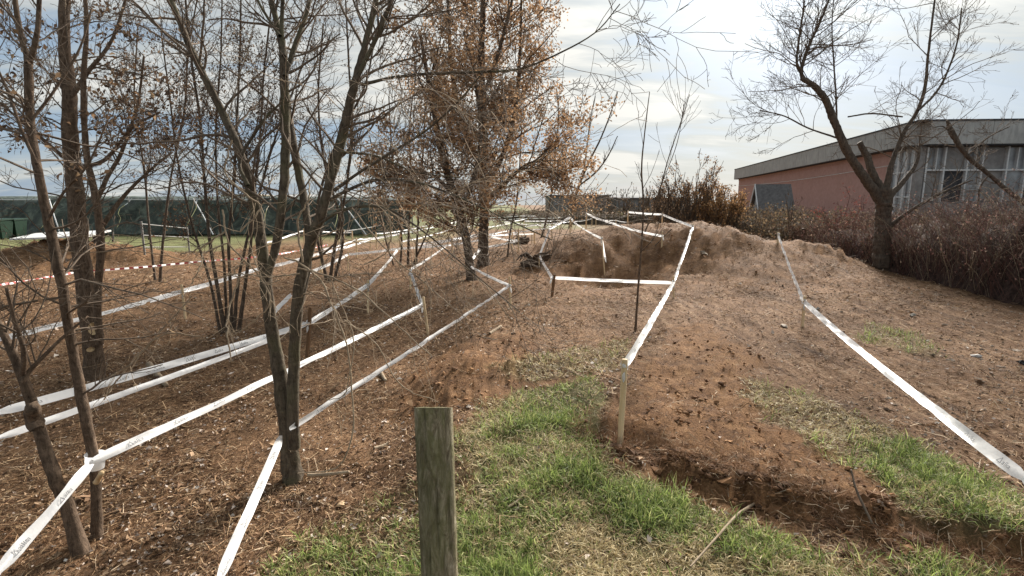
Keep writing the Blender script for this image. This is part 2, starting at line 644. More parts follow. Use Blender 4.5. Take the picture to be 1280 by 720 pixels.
def zfull(x, y):
    d = soft_zone('dirt', x, y)
    g = soft_zone('grass', x, y)
    return H(x, y) + H_fine(x, y, d, rough_dirt(x, y), g)


# ------------------------------------------------------------------ generic scatter shapes
def unit(v):
    return v / np.maximum(np.linalg.norm(v, axis=-1, keepdims=True), 1e-9)


def flakes(name, C, size, aspect, tint, material, parent=None, flat=0.0, normal_up=0.0, fold=0.3):
    """one folded diamond per leaf; C (n,3)"""
    n = len(C)
    a = unit(rng.normal(size=(n, 3)) * np.array([1, 1, 1 - flat]))
    b = rng.normal(size=(n, 3))
    b = unit(np.cross(a, b))
    if normal_up:
        up = np.tile([0, 0, 1.0], (n, 1)) + rng.normal(size=(n, 3)) * (1 - normal_up)
        b = unit(np.cross(up, a))
    nn = np.cross(a, b)
    L = size[:, None]
    Wd = (size * aspect)[:, None]
    v0 = C - a * L * 0.5
    v1 = C + b * Wd * 0.5 + nn * L * fold * rng.random((n, 1)) - a * L * 0.08
    v2 = C + a * L * 0.5 + nn * L * fold * 0.5 * rng.normal(size=(n, 1))
    v3 = C - b * Wd * 0.5 + nn * L * fold * rng.random((n, 1)) - a * L * 0.08
    V = np.stack([v0, v1, v2, v3], 1).reshape(-1, 3)
    i = np.arange(n) * 4
    T = np.concatenate([np.stack([i, i + 1, i + 2], 1), np.stack([i, i + 2, i + 3], 1)])
    return make_mesh(name, V, [T], material, parent, smooth=False, tint=np.repeat(tint, 4, 0))


def pick(n, cols, wts, var=0.18):
    c = np.array(cols)[rng.choice(len(cols), n, p=np.array(wts) / sum(wts))]
    return np.clip(c * (1 + var * rng.normal(size=(n, 1))), 0.005, 0.95)


def field(n, ya, yb, k=1.25, pad=0.8, xlo=None, xhi=None):
    y = np.exp(rng.uniform(math.log(ya), math.log(yb), n))
    x = rng.uniform(-1, 1, n) * (k * y + pad)
    return x, y


# ------------------------------------------------------------------ tubes, trees
class Tubes:
    def __init__(self):
        self.b = {}

    def add(self, pts, rad, sides):
        self.b.setdefault((len(pts), sides), []).append((pts, rad))

    def arrays(self):
        Vs, Qs, off = [], [], 0
        for (n, k), items in self.b.items():
            P = np.array([i[0] for i in items], float)
            Rr = np.array([i[1] for i in items], float)
            B = len(P)
            T = unit(np.gradient(P, axis=1))
            D = unit(P[:, -1] - P[:, 0])
            ref = np.where(np.abs(D[:, 2:3]) > 0.8, np.array([[1.0, 0, 0]]), np.array([[0, 0, 1.0]]))
            U = unit(np.cross(T, np.repeat(ref[:, None], n, 1)))
            Wv = np.cross(T, U)
            ang = np.arange(k) / k * 2 * math.pi
            V = P[:, :, None] + Rr[:, :, None, None] * (np.cos(ang)[None, None, :, None] * U[:, :, None] + np.sin(ang)[None, None, :, None] * Wv[:, :, None])
            V = V.reshape(-1, 3)
            b, i, j = np.meshgrid(np.arange(B), np.arange(n - 1), np.arange(k), indexing='ij')
            base = b * n * k
            j2 = (j + 1) % k
            q = np.stack([base + i * k + j, base + i * k + j2, base + (i + 1) * k + j2, base + (i + 1) * k + j], -1).reshape(-1, 4)
            Vs.append(V)
            Qs.append(q + off)
            off += len(V)
        return np.concatenate(Vs), np.concatenate(Qs)

    def build(self, name, material, parent=None):
        if not self.b:
            return None
        V, Q = self.arrays()
        return make_mesh(name, V, [Q], material, parent)


def catmull(P, m):
    P = np.asarray(P, float)
    if len(P) == 2:
        P = np.stack([P[0], (P[0] + P[1]) / 2, P[1]])
    Q = np.concatenate([[2 * P[0] - P[1]], P, [2 * P[-1] - P[-2]]])
    n = len(P) - 1
    t = np.linspace(0, n, m)
    i = np.minimum(t.astype(int), n - 1)
    f = (t - i)[:, None]
    p0, p1, p2, p3 = Q[i], Q[i + 1], Q[i + 2], Q[i + 3]
    return 0.5 * (2 * p1 + (p2 - p0) * f + (2 * p0 - 5 * p1 + 4 * p2 - p3) * f ** 2 + (3 * p1 - p0 - 3 * p2 + p3) * f ** 3)


def stem_mesh(name, pts, rad, material, parent, sides=12, m=None, rough=0.10, flare=0.0):
    """a trunk with knobbly bark relief"""
    L = np.linalg.norm(np.diff(pts, axis=0), axis=1).sum()
    m = m or int(np.clip(L / 0.05, 16, 70))
    P4 = catmull(np.concatenate([pts, np.asarray(rad)[:, None]], 1), m)
    P, r = P4[:, :3], np.maximum(P4[:, 3], 0.002)
    if flare:
        s = np.linspace(0, L, m)
        r = r * (1 + flare * np.exp(-s / 0.12))
    P[1:-1] += rng.normal(size=(m - 2, 3)) * (r[1:-1, None] * 0.05)
    r = r * (1 + rough * 0.10 * rng.normal(size=m).clip(-1.5, 1.5))
    t = Tubes()
    t.add(P, r, sides)
    V, Q = t.arrays()
    c = np.repeat(P, sides, 0)
    kn = np.repeat(np.arange(m), sides)
    ja = np.tile(np.arange(sides), m)
    f = 1 + rough * vnoise(ja * 0.9 + 31 * (len(name)), kn * 0.55, int(rng.integers(90)))
    V = c + (V - c) * f[:, None]
    # closed top
    V = np.concatenate([V, [P[-1]]])
    tip = len(V) - 1
    b = (m - 1) * sides
    j = np.arange(sides)
    T = np.stack([b + j, b + (j + 1) % sides, np.full(sides, tip)], 1)
    o = make_mesh(name, V, [Q, T], material, parent)
    return o, P, r


def traced(pxs, Y0, dY=0.0, wscale=1.0, wob=0.06):
    """stem from points seen in the photograph (x, y, width) standing at distance Y0"""
    pts, rad = [], []
    n = len(pxs)
    for i, (px, py, w) in enumerate(pxs):
        f = i / max(n - 1, 1)
        Y = Y0 + dY * f + wob * math.sin(i * 1.7 + px) * f
        p = PY(px, py, Y)
        pts.append(p)
        rad.append(0.5 * w * wscale * camdepth(p) / 640)
    return np.array(pts), np.array(rad)


def rot_dir(d, ang, az):
    d = d / np.linalg.norm(d)
    ref = np.array([0, 0, 1.0]) if abs(d[2]) < 0.9 else np.array([1.0, 0, 0])
    u = np.cross(d, ref)
    u /= np.linalg.norm(u)
    w = np.cross(d, u)
    return d * math.cos(ang) + (u * math.cos(az) + w * math.sin(az)) * math.sin(ang)


def grow(tb, p, d, L, r, lvl, opt, tips):
    n = opt['n'][lvl]
    wob = opt.get('wob', 0.16)
    up = opt.get('up', 0.06)
    pts = [p]
    d = np.array(d, float)
    for i in range(n):
        d = d + rng.normal(size=3) * wob
        d[2] += up if lvl else up * 1.2
        d /= math.sqrt(d @ d)
        p = p + d * (L / n)
        pts.append(p)
    pts = np.array(pts)
    rad = np.maximum(np.linspace(r, r * 0.4, n + 1), opt['rmin'])
    tb.add(pts, rad, 6 if r > 0.02 else (4 if r > 0.008 else 3))
    if lvl + 1 < len(opt['n']):
        k = max(1, int(round(opt['k'][lvl] * rng.uniform(0.75, 1.25))))
        for j in range(k):
            t = rng.uniform(opt.get('t0', 0.15), 1.0) * n
            i = min(int(t), n - 1)
            q = pts[i] + (pts[i + 1] - pts[i]) * (t - i)
            dd = rot_dir(pts[i + 1] - pts[i], rng.uniform(*opt.get('ang', (0.45, 1.0))), rng.uniform(0, 6.283))
            f = 1 - 0.45 * t / n
            grow(tb, q, dd, L * opt.get('ratio', 0.5) * f * rng.uniform(0.7, 1.25), max(r * 0.5 * f, opt['rmin']), lvl + 1, opt, tips)
    else:
        tips.append(pts)


def sprout(tb, P, r, count, opt, tips, lo=0.25, hi=1.0, L=(0.5, 1.0), ang=(0.6, 1.2), rfrac=0.45, zmin=-1.0):
    m = len(P)
    done = 0
    tries = 0
    while done < count and tries < count * 4:
        tries += 1
        t = rng.uniform(lo, hi) * (m - 1)
        i = min(int(t), m - 2)
        q = P[i] + (P[i + 1] - P[i]) * (t - i)
        if q[2] < zmin:
            continue
        d = rot_dir(P[i + 1] - P[i], rng.uniform(*ang), rng.uniform(0, 6.283))
        grow(tb, q, d, rng.uniform(*L), max(min(r[i] * rfrac, opt.get('rmax', 0.03)), opt['rmin'] * 1.5), 0, opt, tips)
        done += 1


def leaves_on(tips, n, spread, size, cols, wts, name, parent, material='leaf_dead', aspect=0.55):
    if not tips:
        return None
    wt = np.exp(rng.normal(size=len(tips)) * 0.9)
    A = [tips[i] for i in rng.choice(len(tips), n, p=wt / wt.sum())]
    t = rng.uniform(0.2, 1.0, n)
    C = np.array([a[min(int(tt * (len(a) - 1)), len(a) - 2)] for a, tt in zip(A, t)])
    C = C + rng.normal(size=(n, 3)) * spread
    C[:, 2] -= abs(rng.normal(size=n)) * spread * 0.5
    return flakes(name, C, rng.uniform(size[0], size[1], n), aspect, pick(n, cols, wts), MATS[material], parent)


def tree(name, label, cat, base, group=None):
    e = empty(name, tuple(base))
    return tag(e, label, cat, group)
# ================================================================== buildings
def v3(*a):
    return np.array(a, float)


speckle_mat('plaster_red', (0.40, 0.235, 0.20), (0.47, 0.29, 0.25), 3.0, 0.9, 0.2, 0.01)
speckle_mat('fascia_grey', (0.31, 0.305, 0.295), (0.43, 0.425, 0.405), 5.0, 0.8, 0.2, 0.01, (1, 1, 0.3))
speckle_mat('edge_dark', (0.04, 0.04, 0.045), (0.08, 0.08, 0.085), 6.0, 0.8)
speckle_mat('facade_grey', (0.20, 0.19, 0.185), (0.30, 0.285, 0.275), 2.5, 0.9)
speckle_mat('frame_white', (0.52, 0.53, 0.54), (0.70, 0.70, 0.69), 8.0, 0.6)
speckle_mat('slate', (0.095, 0.09, 0.09), (0.16, 0.152, 0.15), 4.0, 0.8)
speckle_mat('shed_wall', (0.30, 0.31, 0.30), (0.45, 0.46, 0.45), 4.0, 0.9)
speckle_mat('far_wall', (0.17, 0.18, 0.175), (0.24, 0.25, 0.24), 0.6, 0.9)
speckle_mat('far_wall_warm', (0.52, 0.45, 0.38), (0.62, 0.55, 0.47), 0.6, 0.9)
speckle_mat('cable', (0.5, 0.48, 0.45), (0.62, 0.60, 0.56), 4.0, 0.8)


def glass_mat():
    m, nt = new_mat('window_glass')
    tc = nt.n('ShaderNodeTexCoord')
    n = nt.noise(tc.outputs['Object'], 0.9, 4)
    col = nt.ramp(n, [(0.35, (0.14, 0.145, 0.15)), (0.65, (0.30, 0.31, 0.32))])
    finish(nt, principled(nt, col, 0.12, spec=0.5))


glass_mat()


def facade_frame(C, E):
    """returns origin, unit vector along the wall, outward normal (towards the viewer side)"""
    C, E = np.array(C, float), np.array(E, float)
    L = np.linalg.norm(E - C)
    u = (E - C) / L
    n = np.array([u[1], -u[0], 0])
    if n @ (-C) < 0:
        n = -n
    return C, u, n, L


def slab(parent, name, O, u, n, a0, a1, z0, z1, d0, d1, m):
    return boxes(name, [(O + u * a0 + n * d0 + v3(0, 0, z0), u * (a1 - a0), n * (d1 - d0), v3(0, 0, z1 - z0))], MATS[m], parent)


def workshop():
    C, E, Rr = v3(27.2, 35.2, 0), v3(35.6, 82, 0), v3(62, 33.0, 0)
    T = 7.05
    b = tag(empty('workshop_building', (27.2, 35.2, 0)), 'long low red plastered workshop with grey fascia and white framed glazing', 'building')
    O, u, n, L = facade_frame(C, E)
    slab(b, 'wall', O, u, n, 3.4, L, -0.5, 5.3, -0.4, 0, 'plaster_red')
    slab(b, 'lintel_band', O, u, n, 3.4, L, 5.303, 5.6, -0.4, 0.04, 'plaster_red')
    k = 16
    for i in range(k):
        slab(b, 'fascia_panel', O, u, n, i * L / k + (0.03 if i else 0.0), (i + 1) * L / k, 5.62, T, -0.2, 0.75, 'fascia_grey')
    slab(b, 'roof_edge', O, u, n, -0.1, L, T + 0.002, T + 0.10, -0.3, 0.80, 'edge_dark')
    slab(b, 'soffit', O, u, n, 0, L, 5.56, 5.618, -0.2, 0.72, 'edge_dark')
    # sagging cable along the red wall
    t = Tubes()
    s = np.linspace(2.0, L * 0.97, 24)
    pts = O + u * s[:, None] + n * 0.35 + np.stack([0 * s, 0 * s, 4.55 - 0.25 * np.sin(s / L * math.pi)], 1)
    t.add(pts, np.full(24, 0.03), 5)
    t.build('cable', MATS['cable'], b)
    # glazed strip next to the corner
    slab(b, 'pier', O, u, n, 0.0, 0.45, -0.5, 5.55, -0.4, 0.02, 'facade_grey')
    for i in range(3):
        a0 = 0.47 + i * 0.98
        fr = slab(b, 'window', O, u, n, a0 + 0.1, a0 + 0.90, 0.6, 5.4, -0.2, -0.12, 'window_glass')
        for aa in (a0, a0 + 0.86):
            slab(fr, 'mullion', O, u, n, aa, aa + 0.12, 0.5, 5.5, -0.25, 0.0, 'frame_white')
        for zz in (0.5, 2.2, 3.9):
            slab(fr, 'transom', O, u, n, a0 + 0.121, a0 + 0.859, zz, zz + 0.1, -0.22, -0.03, 'frame_white')
    # right hand facade, seen almost face on
    O, u, n, L = facade_frame(C, Rr)
    k = 9
    for i in range(k):
        slab(b, 'fascia_panel', O, u, n, i * L / k + 0.03, (i + 1) * L / k, 5.62, T, -0.2, 0.75, 'fascia_grey')
    slab(b, 'roof_edge', O, u, n, -0.7, L, T + 0.004, T + 0.11, -0.3, 0.81, 'edge_dark')
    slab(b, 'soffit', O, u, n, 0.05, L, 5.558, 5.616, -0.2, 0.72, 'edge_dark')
    slab(b, 'wall', O, u, n, 0.3, L, -0.5, 1.9, -0.4, -0.02, 'facade_grey')
    slab(b, 'back_wall', O, u, n, 0.3, L, 1.9, 5.5, -0.6, -0.35, 'facade_grey')
    a = 0.5
    i = 0
    while a < L - 2:
        w = (1.15, 1.45, 0.95, 1.55, 1.2)[i % 5]
        dark = i in (1, 5, 11)
        pane = slab(b, 'window', O, u, n, a + 0.1, a + w, 1.95, 3.95, -0.3, -0.2, 'edge_dark' if dark else ('window_glass' if i % 3 else 'facade_grey'))
        slab(pane, 'mullion', O, u, n, a, a + 0.098, 1.9, 5.5, -0.3, 0.03, 'frame_white')
        slab(pane, 'transom', O, u, n, a + 0.1, a + w - 0.002, 3.95, 4.05, -0.3, 0.02, 'frame_white')
        top = slab(b, 'window_light', O, u, n, a + 0.1, a + w, 4.06, 5.45, -0.3, -0.2, 'facade_grey' if i % 2 else 'window_glass')
        if i % 2 == 0:
            slab(top, 'mullion', O, u, n, a + w * 0.55, a + w * 0.55 + 0.06, 4.06, 5.45, -0.198, 0.0, 'frame_white')
        a += w
        i += 1
    # flat roof
    V = np.array([C, Rr, Rr + v3(8, 47, 0), E]) + v3(0, 0, T - 0.08)
    make_mesh('roof', np.concatenate([V, V - v3(0, 0, 0.2)]), [np.array([[0, 1, 2, 3], [7, 6, 5, 4], [0, 4, 5, 1], [1, 5, 6, 2], [2, 6, 7, 3], [3, 7, 4, 0]])], MATS['edge_dark'], b, False)


workshop()


def gable_shed():
    base = v3(20.6, 41.0, -0.35)
    b = tag(empty('garden_shed', tuple(base)), 'small gabled shed with dark slate roof before the red wall', 'shed')
    u, n = unit(v3(0.97, -0.22, 0)), unit(v3(-0.22, -0.97, 0))
    W, L, h, r = 2.6, 2.0, 1.9, 3.45
    # gable end faces left; ridge runs to the right along u
    o = base - u * 1.4
    g = n * W
    A, B = o, o + g
    V = np.array([A, B, B + v3(0, 0, h), A + g * .5 + v3(0, 0, r), A + v3(0, 0, h)])
    V2 = V + u * L
    F5 = np.array([[4, 3, 2, 1, 0], [5, 6, 7, 8, 9]])
    F4 = np.array([[0, 1, 6, 5], [1, 2, 7, 6], [4, 0, 5, 9]])
    make_mesh('wall', np.concatenate([V, V2]), [F5, F4], MATS['shed_wall'], b, False)
    for sgn in (0, 1):
        e = (B if sgn else A) + (n if sgn else -n) * 0.25 + v3(0, 0, h - 0.3)
        rd = A + g * .5 + v3(0, 0, r + 0.06)
        rf = boxes('roof', [(e - u * 0.25, u * (L + 0.5), rd - e, v3(0, 0, 0.10))], MATS['slate'], b)
        boxes('bargeboard', [(e - u * 0.31 - v3(0, 0, 0.10), u * 0.055, rd - e, v3(0, 0, 0.24))], MATS['frame_white'], rf)
    w = boxes('window', [(A + g * 0.36 - u * 0.03 + v3(0, 0, 1.75), u * 0.02, g * 0.28, v3(0, 0, 0.75))], MATS['window_glass'], b)
    boxes('frame', [(A + g * 0.33 - u * 0.06 + v3(0, 0, 1.68), u * 0.07, g * 0.03, v3(0, 0, 0.88)), (A + g * 0.64 - u * 0.06 + v3(0, 0, 1.68), u * 0.07, g * 0.03, v3(0, 0, 0.88)),
                    (A + g * 0.361 - u * 0.06 + v3(0, 0, 2.50), u * 0.068, g * 0.278, v3(0, 0, 0.06)), (A + g * 0.361 - u * 0.06 + v3(0, 0, 1.68), u * 0.068, g * 0.278, v3(0, 0, 0.06))], MATS['frame_white'], w)


gable_shed()


def far_hall(name, label, x0, x1, Y, z1, depth, m, win, wm='window_glass', roof='slate'):
    b = tag(empty(name, ((x0 + x1) / 2, Y, 0)), label, 'building')
    boxes('wall', [((x0, Y, -0.5), (x1 - x0, 0, 0), (0, depth, 0), (0, 0, z1 + 0.5))], MATS[m], b)
    boxes('roof', [((x0 - .4, Y - .4, z1 + 0.003), (x1 - x0 + .8, 0, 0), (0, depth + .8, 0), (0, 0, 0.25))], MATS[roof], b)
    for i in range(win):
        a = x0 + (x1 - x0) * (i + 0.3) / win
        boxes('window', [((a, Y - 0.05, z1 * 0.45), ((x1 - x0) / win * 0.45, 0, 0), (0, 0.045, 0), (0, 0, z1 * 0.25))], MATS[wm], b)
    return b


far_hall('warehouse', 'long flat grey warehouse on the horizon beyond the thin leaning sapling', 9.0, 22.5, 120, 3.6, 20, 'far_wall', 5)
far_hall('warehouse', 'lower grey hall behind the bare saplings right of the warehouse', 24.5, 42, 122, 3.0, 20, 'far_wall', 6)
far_hall('farm_building', 'cream farm building peeping over the dark net structure', -84, -74, 150, 4.3, 10, 'far_wall_warm', 4, 'window_glass', 'far_wall_warm')


# ------------------------------------------------------------------ net structure on the left
def net_mat():
    m, nt = new_mat('shade_net')
    tc = nt.n('ShaderNodeTexCoord')
    P = tc.outputs['Object']
    n = nt.noise(nt.mapping(P, (1, 1, 0.6), (0, 0.5, 0)), 2.2, 5, 0.6, 1.0)
    col = nt.ramp(n, [(0.33, (0.010, 0.014, 0.010)), (0.52, (0.040, 0.052, 0.037)), (0.68, (0.125, 0.145, 0.11))])
    finish(nt, principled(nt, col, 0.55, n, 0.08, 0.8, 0.3))


net_mat()
speckle_mat('galvanised', (0.16, 0.155, 0.145), (0.27, 0.265, 0.25), 12, 0.5)
speckle_mat('fence_dark', (0.045, 0.042, 0.038), (0.09, 0.085, 0.078), 12, 0.8)
speckle_mat('bin_green', (0.010, 0.030, 0.018), (0.018, 0.048, 0.028), 5, 0.5)
speckle_mat('board_white', (0.60, 0.60, 0.58), (0.76, 0.76, 0.74), 5, 0.7)


def net_structure():
    b = tag(empty('shade_net_house', (-26, 33, 0)), 'long low shade house covered with dark green netting at the far left', 'shade house')
    bays = 13
    x0, bw = -62.0, 4.3
    Y0, Y1 = 31.5, 44.0
    for i in range(bays):
        # sagging, wrinkled net over each bay: front apron and roof in one sheet
        nu, nv = 22, 20
        u, v = np.meshgrid(np.linspace(0, 1, nu), np.linspace(0, 1, nv))
        prof_y = np.interp(v, [0, 0.35, 0.42, 1], [Y0 - 1.5, Y0, Y0 + 0.4, Y1])
        prof_z = np.interp(v, [0, 0.35, 0.42, 1], [0.02, 1.98, 2.16, 2.42])
        x = x0 + i * bw + u * (bw - 0.03)
        sag = np.sin(u * math.pi) * (0.10 + 0.05 * math.sin(i * 2.1))
        zf = prof_z - sag * np.where(v > 0.33, 1, v / 0.33 * 0.8) + 0.04 * fbm(x * 1.3, v * 9, 3, 33) * (v > 0.02)
        yf = prof_y + 0.45 * fbm(x * 0.9 + prof_z * 0.7, prof_z * 1.5, 3, 43) * (v < 0.4)
        V = np.stack([x, yf, zf], -1).reshape(-1, 3)
        a = np.arange((nv - 1) * (nu - 1))
        r, c = a // (nu - 1), a % (nu - 1)
        k = r * nu + c
        make_mesh('net_panel', V, [np.stack([k, k + 1, k + nu + 1, k + nu], 1)], MATS['shade_net'], b)
    t = Tubes()
    for i in range(bays + 1):
        x = x0 + i * bw
        t2 = Tubes()
        t2.add(v3((x, Y0 + .05, -0.2), (x, Y0 + .05, 1.2), (x, Y0 + .05, 2.2)), np.full(3, 0.045), 6)
        t2.build('post', MATS['galvanised'], b)
        if i % 2 == 0:
            t3 = Tubes()
            t3.add(v3((x, Y0 - .52, 2.06), (x + 1.0, Y0 - 1.5, 1.25), (x + 2.2, Y0 - 2.6, 0.05)), np.full(3, 0.035), 5)
            t3.build('guy_strap', MATS['frame_white'], b)
    for i in range(bays):
        if i % 3 != 2:
            t4 = Tubes()
            x = x0 + i * bw
            t4.add(v3((x + .06, Y0 - .50, 2.03), (x + bw / 2, Y0 - .50, 2.0), (x + bw - .06, Y0 - .50, 2.03)), np.full(3, 0.035), 5)
            t4.build('edge_rail', MATS['frame_white'], b)


net_structure()


def green_bin(px, pyb, label):
    p = G(px, pyb)
    b = tag(empty('waste_bin', tuple(p)), label, 'bin', 'green bins by the net house')
    x, y, z = p
    V = np.array([(-.24, -.26, 0.06), (.24, -.26, 0.06), (.24, .26, 0.06), (-.24, .26, 0.06), (-.32, -.36, .95), (.32, -.36, .95), (.32, .36, .95), (-.32, .36, .95)]) + p
    make_mesh('body', V, [np.array([[0, 3, 2, 1], [4, 5, 6, 7], [0, 1, 5, 4], [1, 2, 6, 5], [2, 3, 7, 6], [3, 0, 4, 7]])], MATS['bin_green'], b, False)
    lid = boxes('lid', [(p + v3(-.35, -.4, .953), v3(.7, 0, 0), v3(0, .8, 0.05), v3(0, 0, .07))], MATS['bin_green'], b)
    for s in (-1, 1):
        t = Tubes()
        t.add(v3((s * .27, .27, .1), (s * .33, .27, .1)) + p, np.full(2, .1), 10)
        t.build('wheel', MATS['fence_dark'], b)


green_bin(4, 299, 'green wheeled bin at the left edge of the picture by the netting')
green_bin(22, 298, 'second green wheeled bin from the left edge, beside the grass')


def lying_board(px, py, w, d, label):
    p = G(px, py)
    o = boxes('white_board', [((-w / 2, -d / 2, 0.02), (w, 0, 0.10), (0, d, 0.12), (0, 0, 0.05))], MATS['board_white'])
    o.location = p
    tag(o, label, 'board', 'white boards lying by the net house')


lying_board(212, 294, 2.6, 1.0, 'white board lying on the grass behind the rail gate')
lying_board(78, 300, 2.4, 0.9, 'white board lying behind the soil heap at far left')


def rail_gate():
    a, c = G(181, 318), G(237, 316)
    b = tag(empty('rail_gate', tuple(a)), 'low grey tubular rail gate at the edge of the grass', 'gate')
    for q in (a, c):
        t = Tubes()
        t.add(np.array([q - v3(0, 0, .2), q + v3(0, 0, .5), q + v3(0, 0, 1.0)]), np.full(3, .03), 6)
        t.build('post', MATS['galvanised'], b)
    for z in (.22, .58, .92):
        t = Tubes()
        t.add(np.array([a + v3(0, 0, z), (a + c) / 2 + v3(0, 0, z), c + v3(0, 0, z)]), np.full(3, .016), 5)
        t.build('rail', MATS['galvanised'], b)


rail_gate()
for px, pt, pb, side in ((141, 290, 303, 'left one, nearer the soil heap'), (186, 283, 300, 'middle one, just left of the rail gate'), (118, 292, 304, 'leftmost one, behind the thick trunk'),
                         (262, 290, 306, 'rightmost one, right of the rail gate')):
    p = G(px, pb)
    q = PY(px, pt, p[1])
    t = Tubes()
    t.add(np.array([p - v3(0, 0, .1), (p + q) / 2, q, q + v3(0, 0, .01)]), np.array([.05, .05, .045, .001]), 7)
    o = t.build('fence_post', MATS['fence_dark'])
    tag(o, 'thin dark fence post by the meadow, ' + side, 'post', 'posts along the meadow')

# ------------------------------------------------------------------ foreground post
def fore_post():
    m, nt = new_mat('post_wood')
    tc = nt.n('ShaderNodeTexCoord')
    P = tc.outputs['Object']
    grain = nt.noise(nt.mapping(P, (1, 1, 0.22)), 42, 8, 0.78, 1.8)
    blot = nt.noise(nt.mapping(P, (1, 1, 0.5)), 11, 7, 0.75)
    lich = nt.noise(P, 45, 5, 0.7)
    col = nt.ramp(grain, [(0.34, (0.085, 0.070, 0.044)), (0.48, (0.28, 0.235, 0.150)), (0.64, (0.56, 0.49, 0.35))])
    col = nt.mix(nt.ramp(blot, [(0.42, (0, 0, 0)), (0.54, (0.85, 0.85, 0.85))]), col, nt.mix(0.35, (0.14, 0.15, 0.050), col))
    dk = nt.noise(nt.mapping(P, (1, 1, 0.35), (0, 0, 0), (3, 1, 2)), 8, 6, 0.7)
    col = nt.mix(nt.ramp(dk, [(0.46, (0, 0, 0)), (0.60, (0.45, 0.45, 0.45))]), col, (0.07, 0.055, 0.036))
    col = nt.mix(nt.ramp(lich, [(0.64, (0, 0, 0)), (0.72, (0.75, 0.75, 0.75))]), col, (0.30, 0.32, 0.22))
    finish(nt, principled(nt, col, 0.9, nt.math('ADD', grain, nt.math('MULTIPLY', lich, 0.4)), 0.012, 1.0, 0.15))
    Y = 1.3
    top = PY(542.5, 504, Y)
    r = 0.0505
    base = v3(top[0], Y, float(H(top[0], Y)))
    sides, rows = 72, 120
    th = np.arange(sides) / sides * 2 * math.pi
    zz = np.linspace(base[2] - 0.15, top[2] - 0.012, rows)
    TH, ZZ = np.meshgrid(th, zz)
    wob = 0.010 * np.sin(TH * 2 + 0.6) + 0.006 * np.sin(TH * 3 + ZZ * 2)
    crk = np.zeros_like(TH)
    for c0, z0, z1, dep, wd in ((4.35, 0.75, 1.25, .006, .035), (4.9, 0.62, 1.02, .007, .03), (5.25, 0.3, 0.9, .006, .03), (4.0, 0.2, 0.8, .005, .03), (5.6, .8, 1.3, .006, .03), (3.6, .6, 1.3, .005, .03)):
        cc = c0 + 0.08 * vnoise(ZZ * 9, ZZ * 0 + c0 * 7, 5)
        crk += dep * np.exp(-((TH - cc) / wd) ** 2) * sstep(z0 - .05, z0 + .05, ZZ) * (1 - sstep(z1 - .05, z1 + .05, ZZ))
    rr = r * (1 + wob + 0.012 * vnoise(TH * 5, ZZ * 8, 3) + 0.010 * vnoise(TH * 16, ZZ * 3, 4)) - crk
    Xv = base[0] + rr * np.cos(TH) + 0.004 * np.sin(ZZ * 3)
    Yv = base[1] + rr * np.sin(TH)
    # saw cut slopes gently down away from the viewer
    f = sstep(0.85, 1.0, (ZZ - zz[0]) / (zz[-1] - zz[0]))
    Zv = ZZ - f * 0.40 * rr * np.sin(TH)
    V = np.stack([Xv, Yv, Zv], -1).reshape(-1, 3)
    i, j = np.meshgrid(np.arange(rows - 1), np.arange(sides), indexing='ij')
    j2 = (j + 1) % sides
    Q = np.stack([i * sides + j, i * sides + j2, (i + 1) * sides + j2, (i + 1) * sides + j], -1).reshape(-1, 4)
    e = tag(empty('wooden_post', tuple(base)), 'thick weathered round wooden post with green moss in the foreground', 'post')
    make_mesh('shaft', V, [Q], m, e)
    ring = V[-sides:]
    c = ring.mean(0)
    V2 = np.concatenate([ring, c + (ring - c) * 0.5 + rng.normal(size=ring.shape) * 0.0008, [c]])
    j = np.arange(sides)
    Q2 = np.stack([j, (j + 1) % sides, sides + (j + 1) % sides, sides + j], 1)
    T2 = np.stack([sides + j, sides + (j + 1) % sides, np.full(sides, 2 * sides)], 1)
    make_mesh('cut_top', V2, [Q2, T2], m, e, False)


fore_post()

# ================================================================== tape and stakes
def glyphs():
    """printed mark: an open triangle followed by a short word, flat outlines in tape units"""
    cu = bpy.data.curves.new('mark_text', 'FONT')
    cu.body = 'alka'
    cu.size = 0.042
    cu.resolution_u = 2
    ob = bpy.data.objects.new('mark_text', cu)
    COL.objects.link(ob)
    bpy.context.view_layer.update()
    me = ob.to_mesh()
    V = np.array([v.co[:2] for v in me.vertices])
    me.calc_loop_triangles()
    T = np.array([t.vertices[:] for t in me.loop_triangles])
    ob.to_mesh_clear()
    bpy.data.objects.remove(ob)
    bpy.data.curves.remove(cu)
    V = V - np.array([V[:, 0].min(), 0])
    V[:, 0] += 0.046
    V[:, 1] -= 0.015
    a, bb, w = np.array([0.0, -0.017]), np.array([0.021, 0.021]), 0.0045
    c = np.array([0.042, -0.017])
    tri = np.array([a, bb, c, a + [w * 1.7, w * .9], bb - [0, w * 1.9], c + [-w * 1.7, w * .9]])
    tf = np.array([[0, 3, 1], [3, 4, 1], [1, 4, 2], [4, 5, 2], [2, 5, 0], [5, 3, 0]])
    return np.concatenate([V, tri]), np.concatenate([T, tf + len(V)])


GV, GT = glyphs()


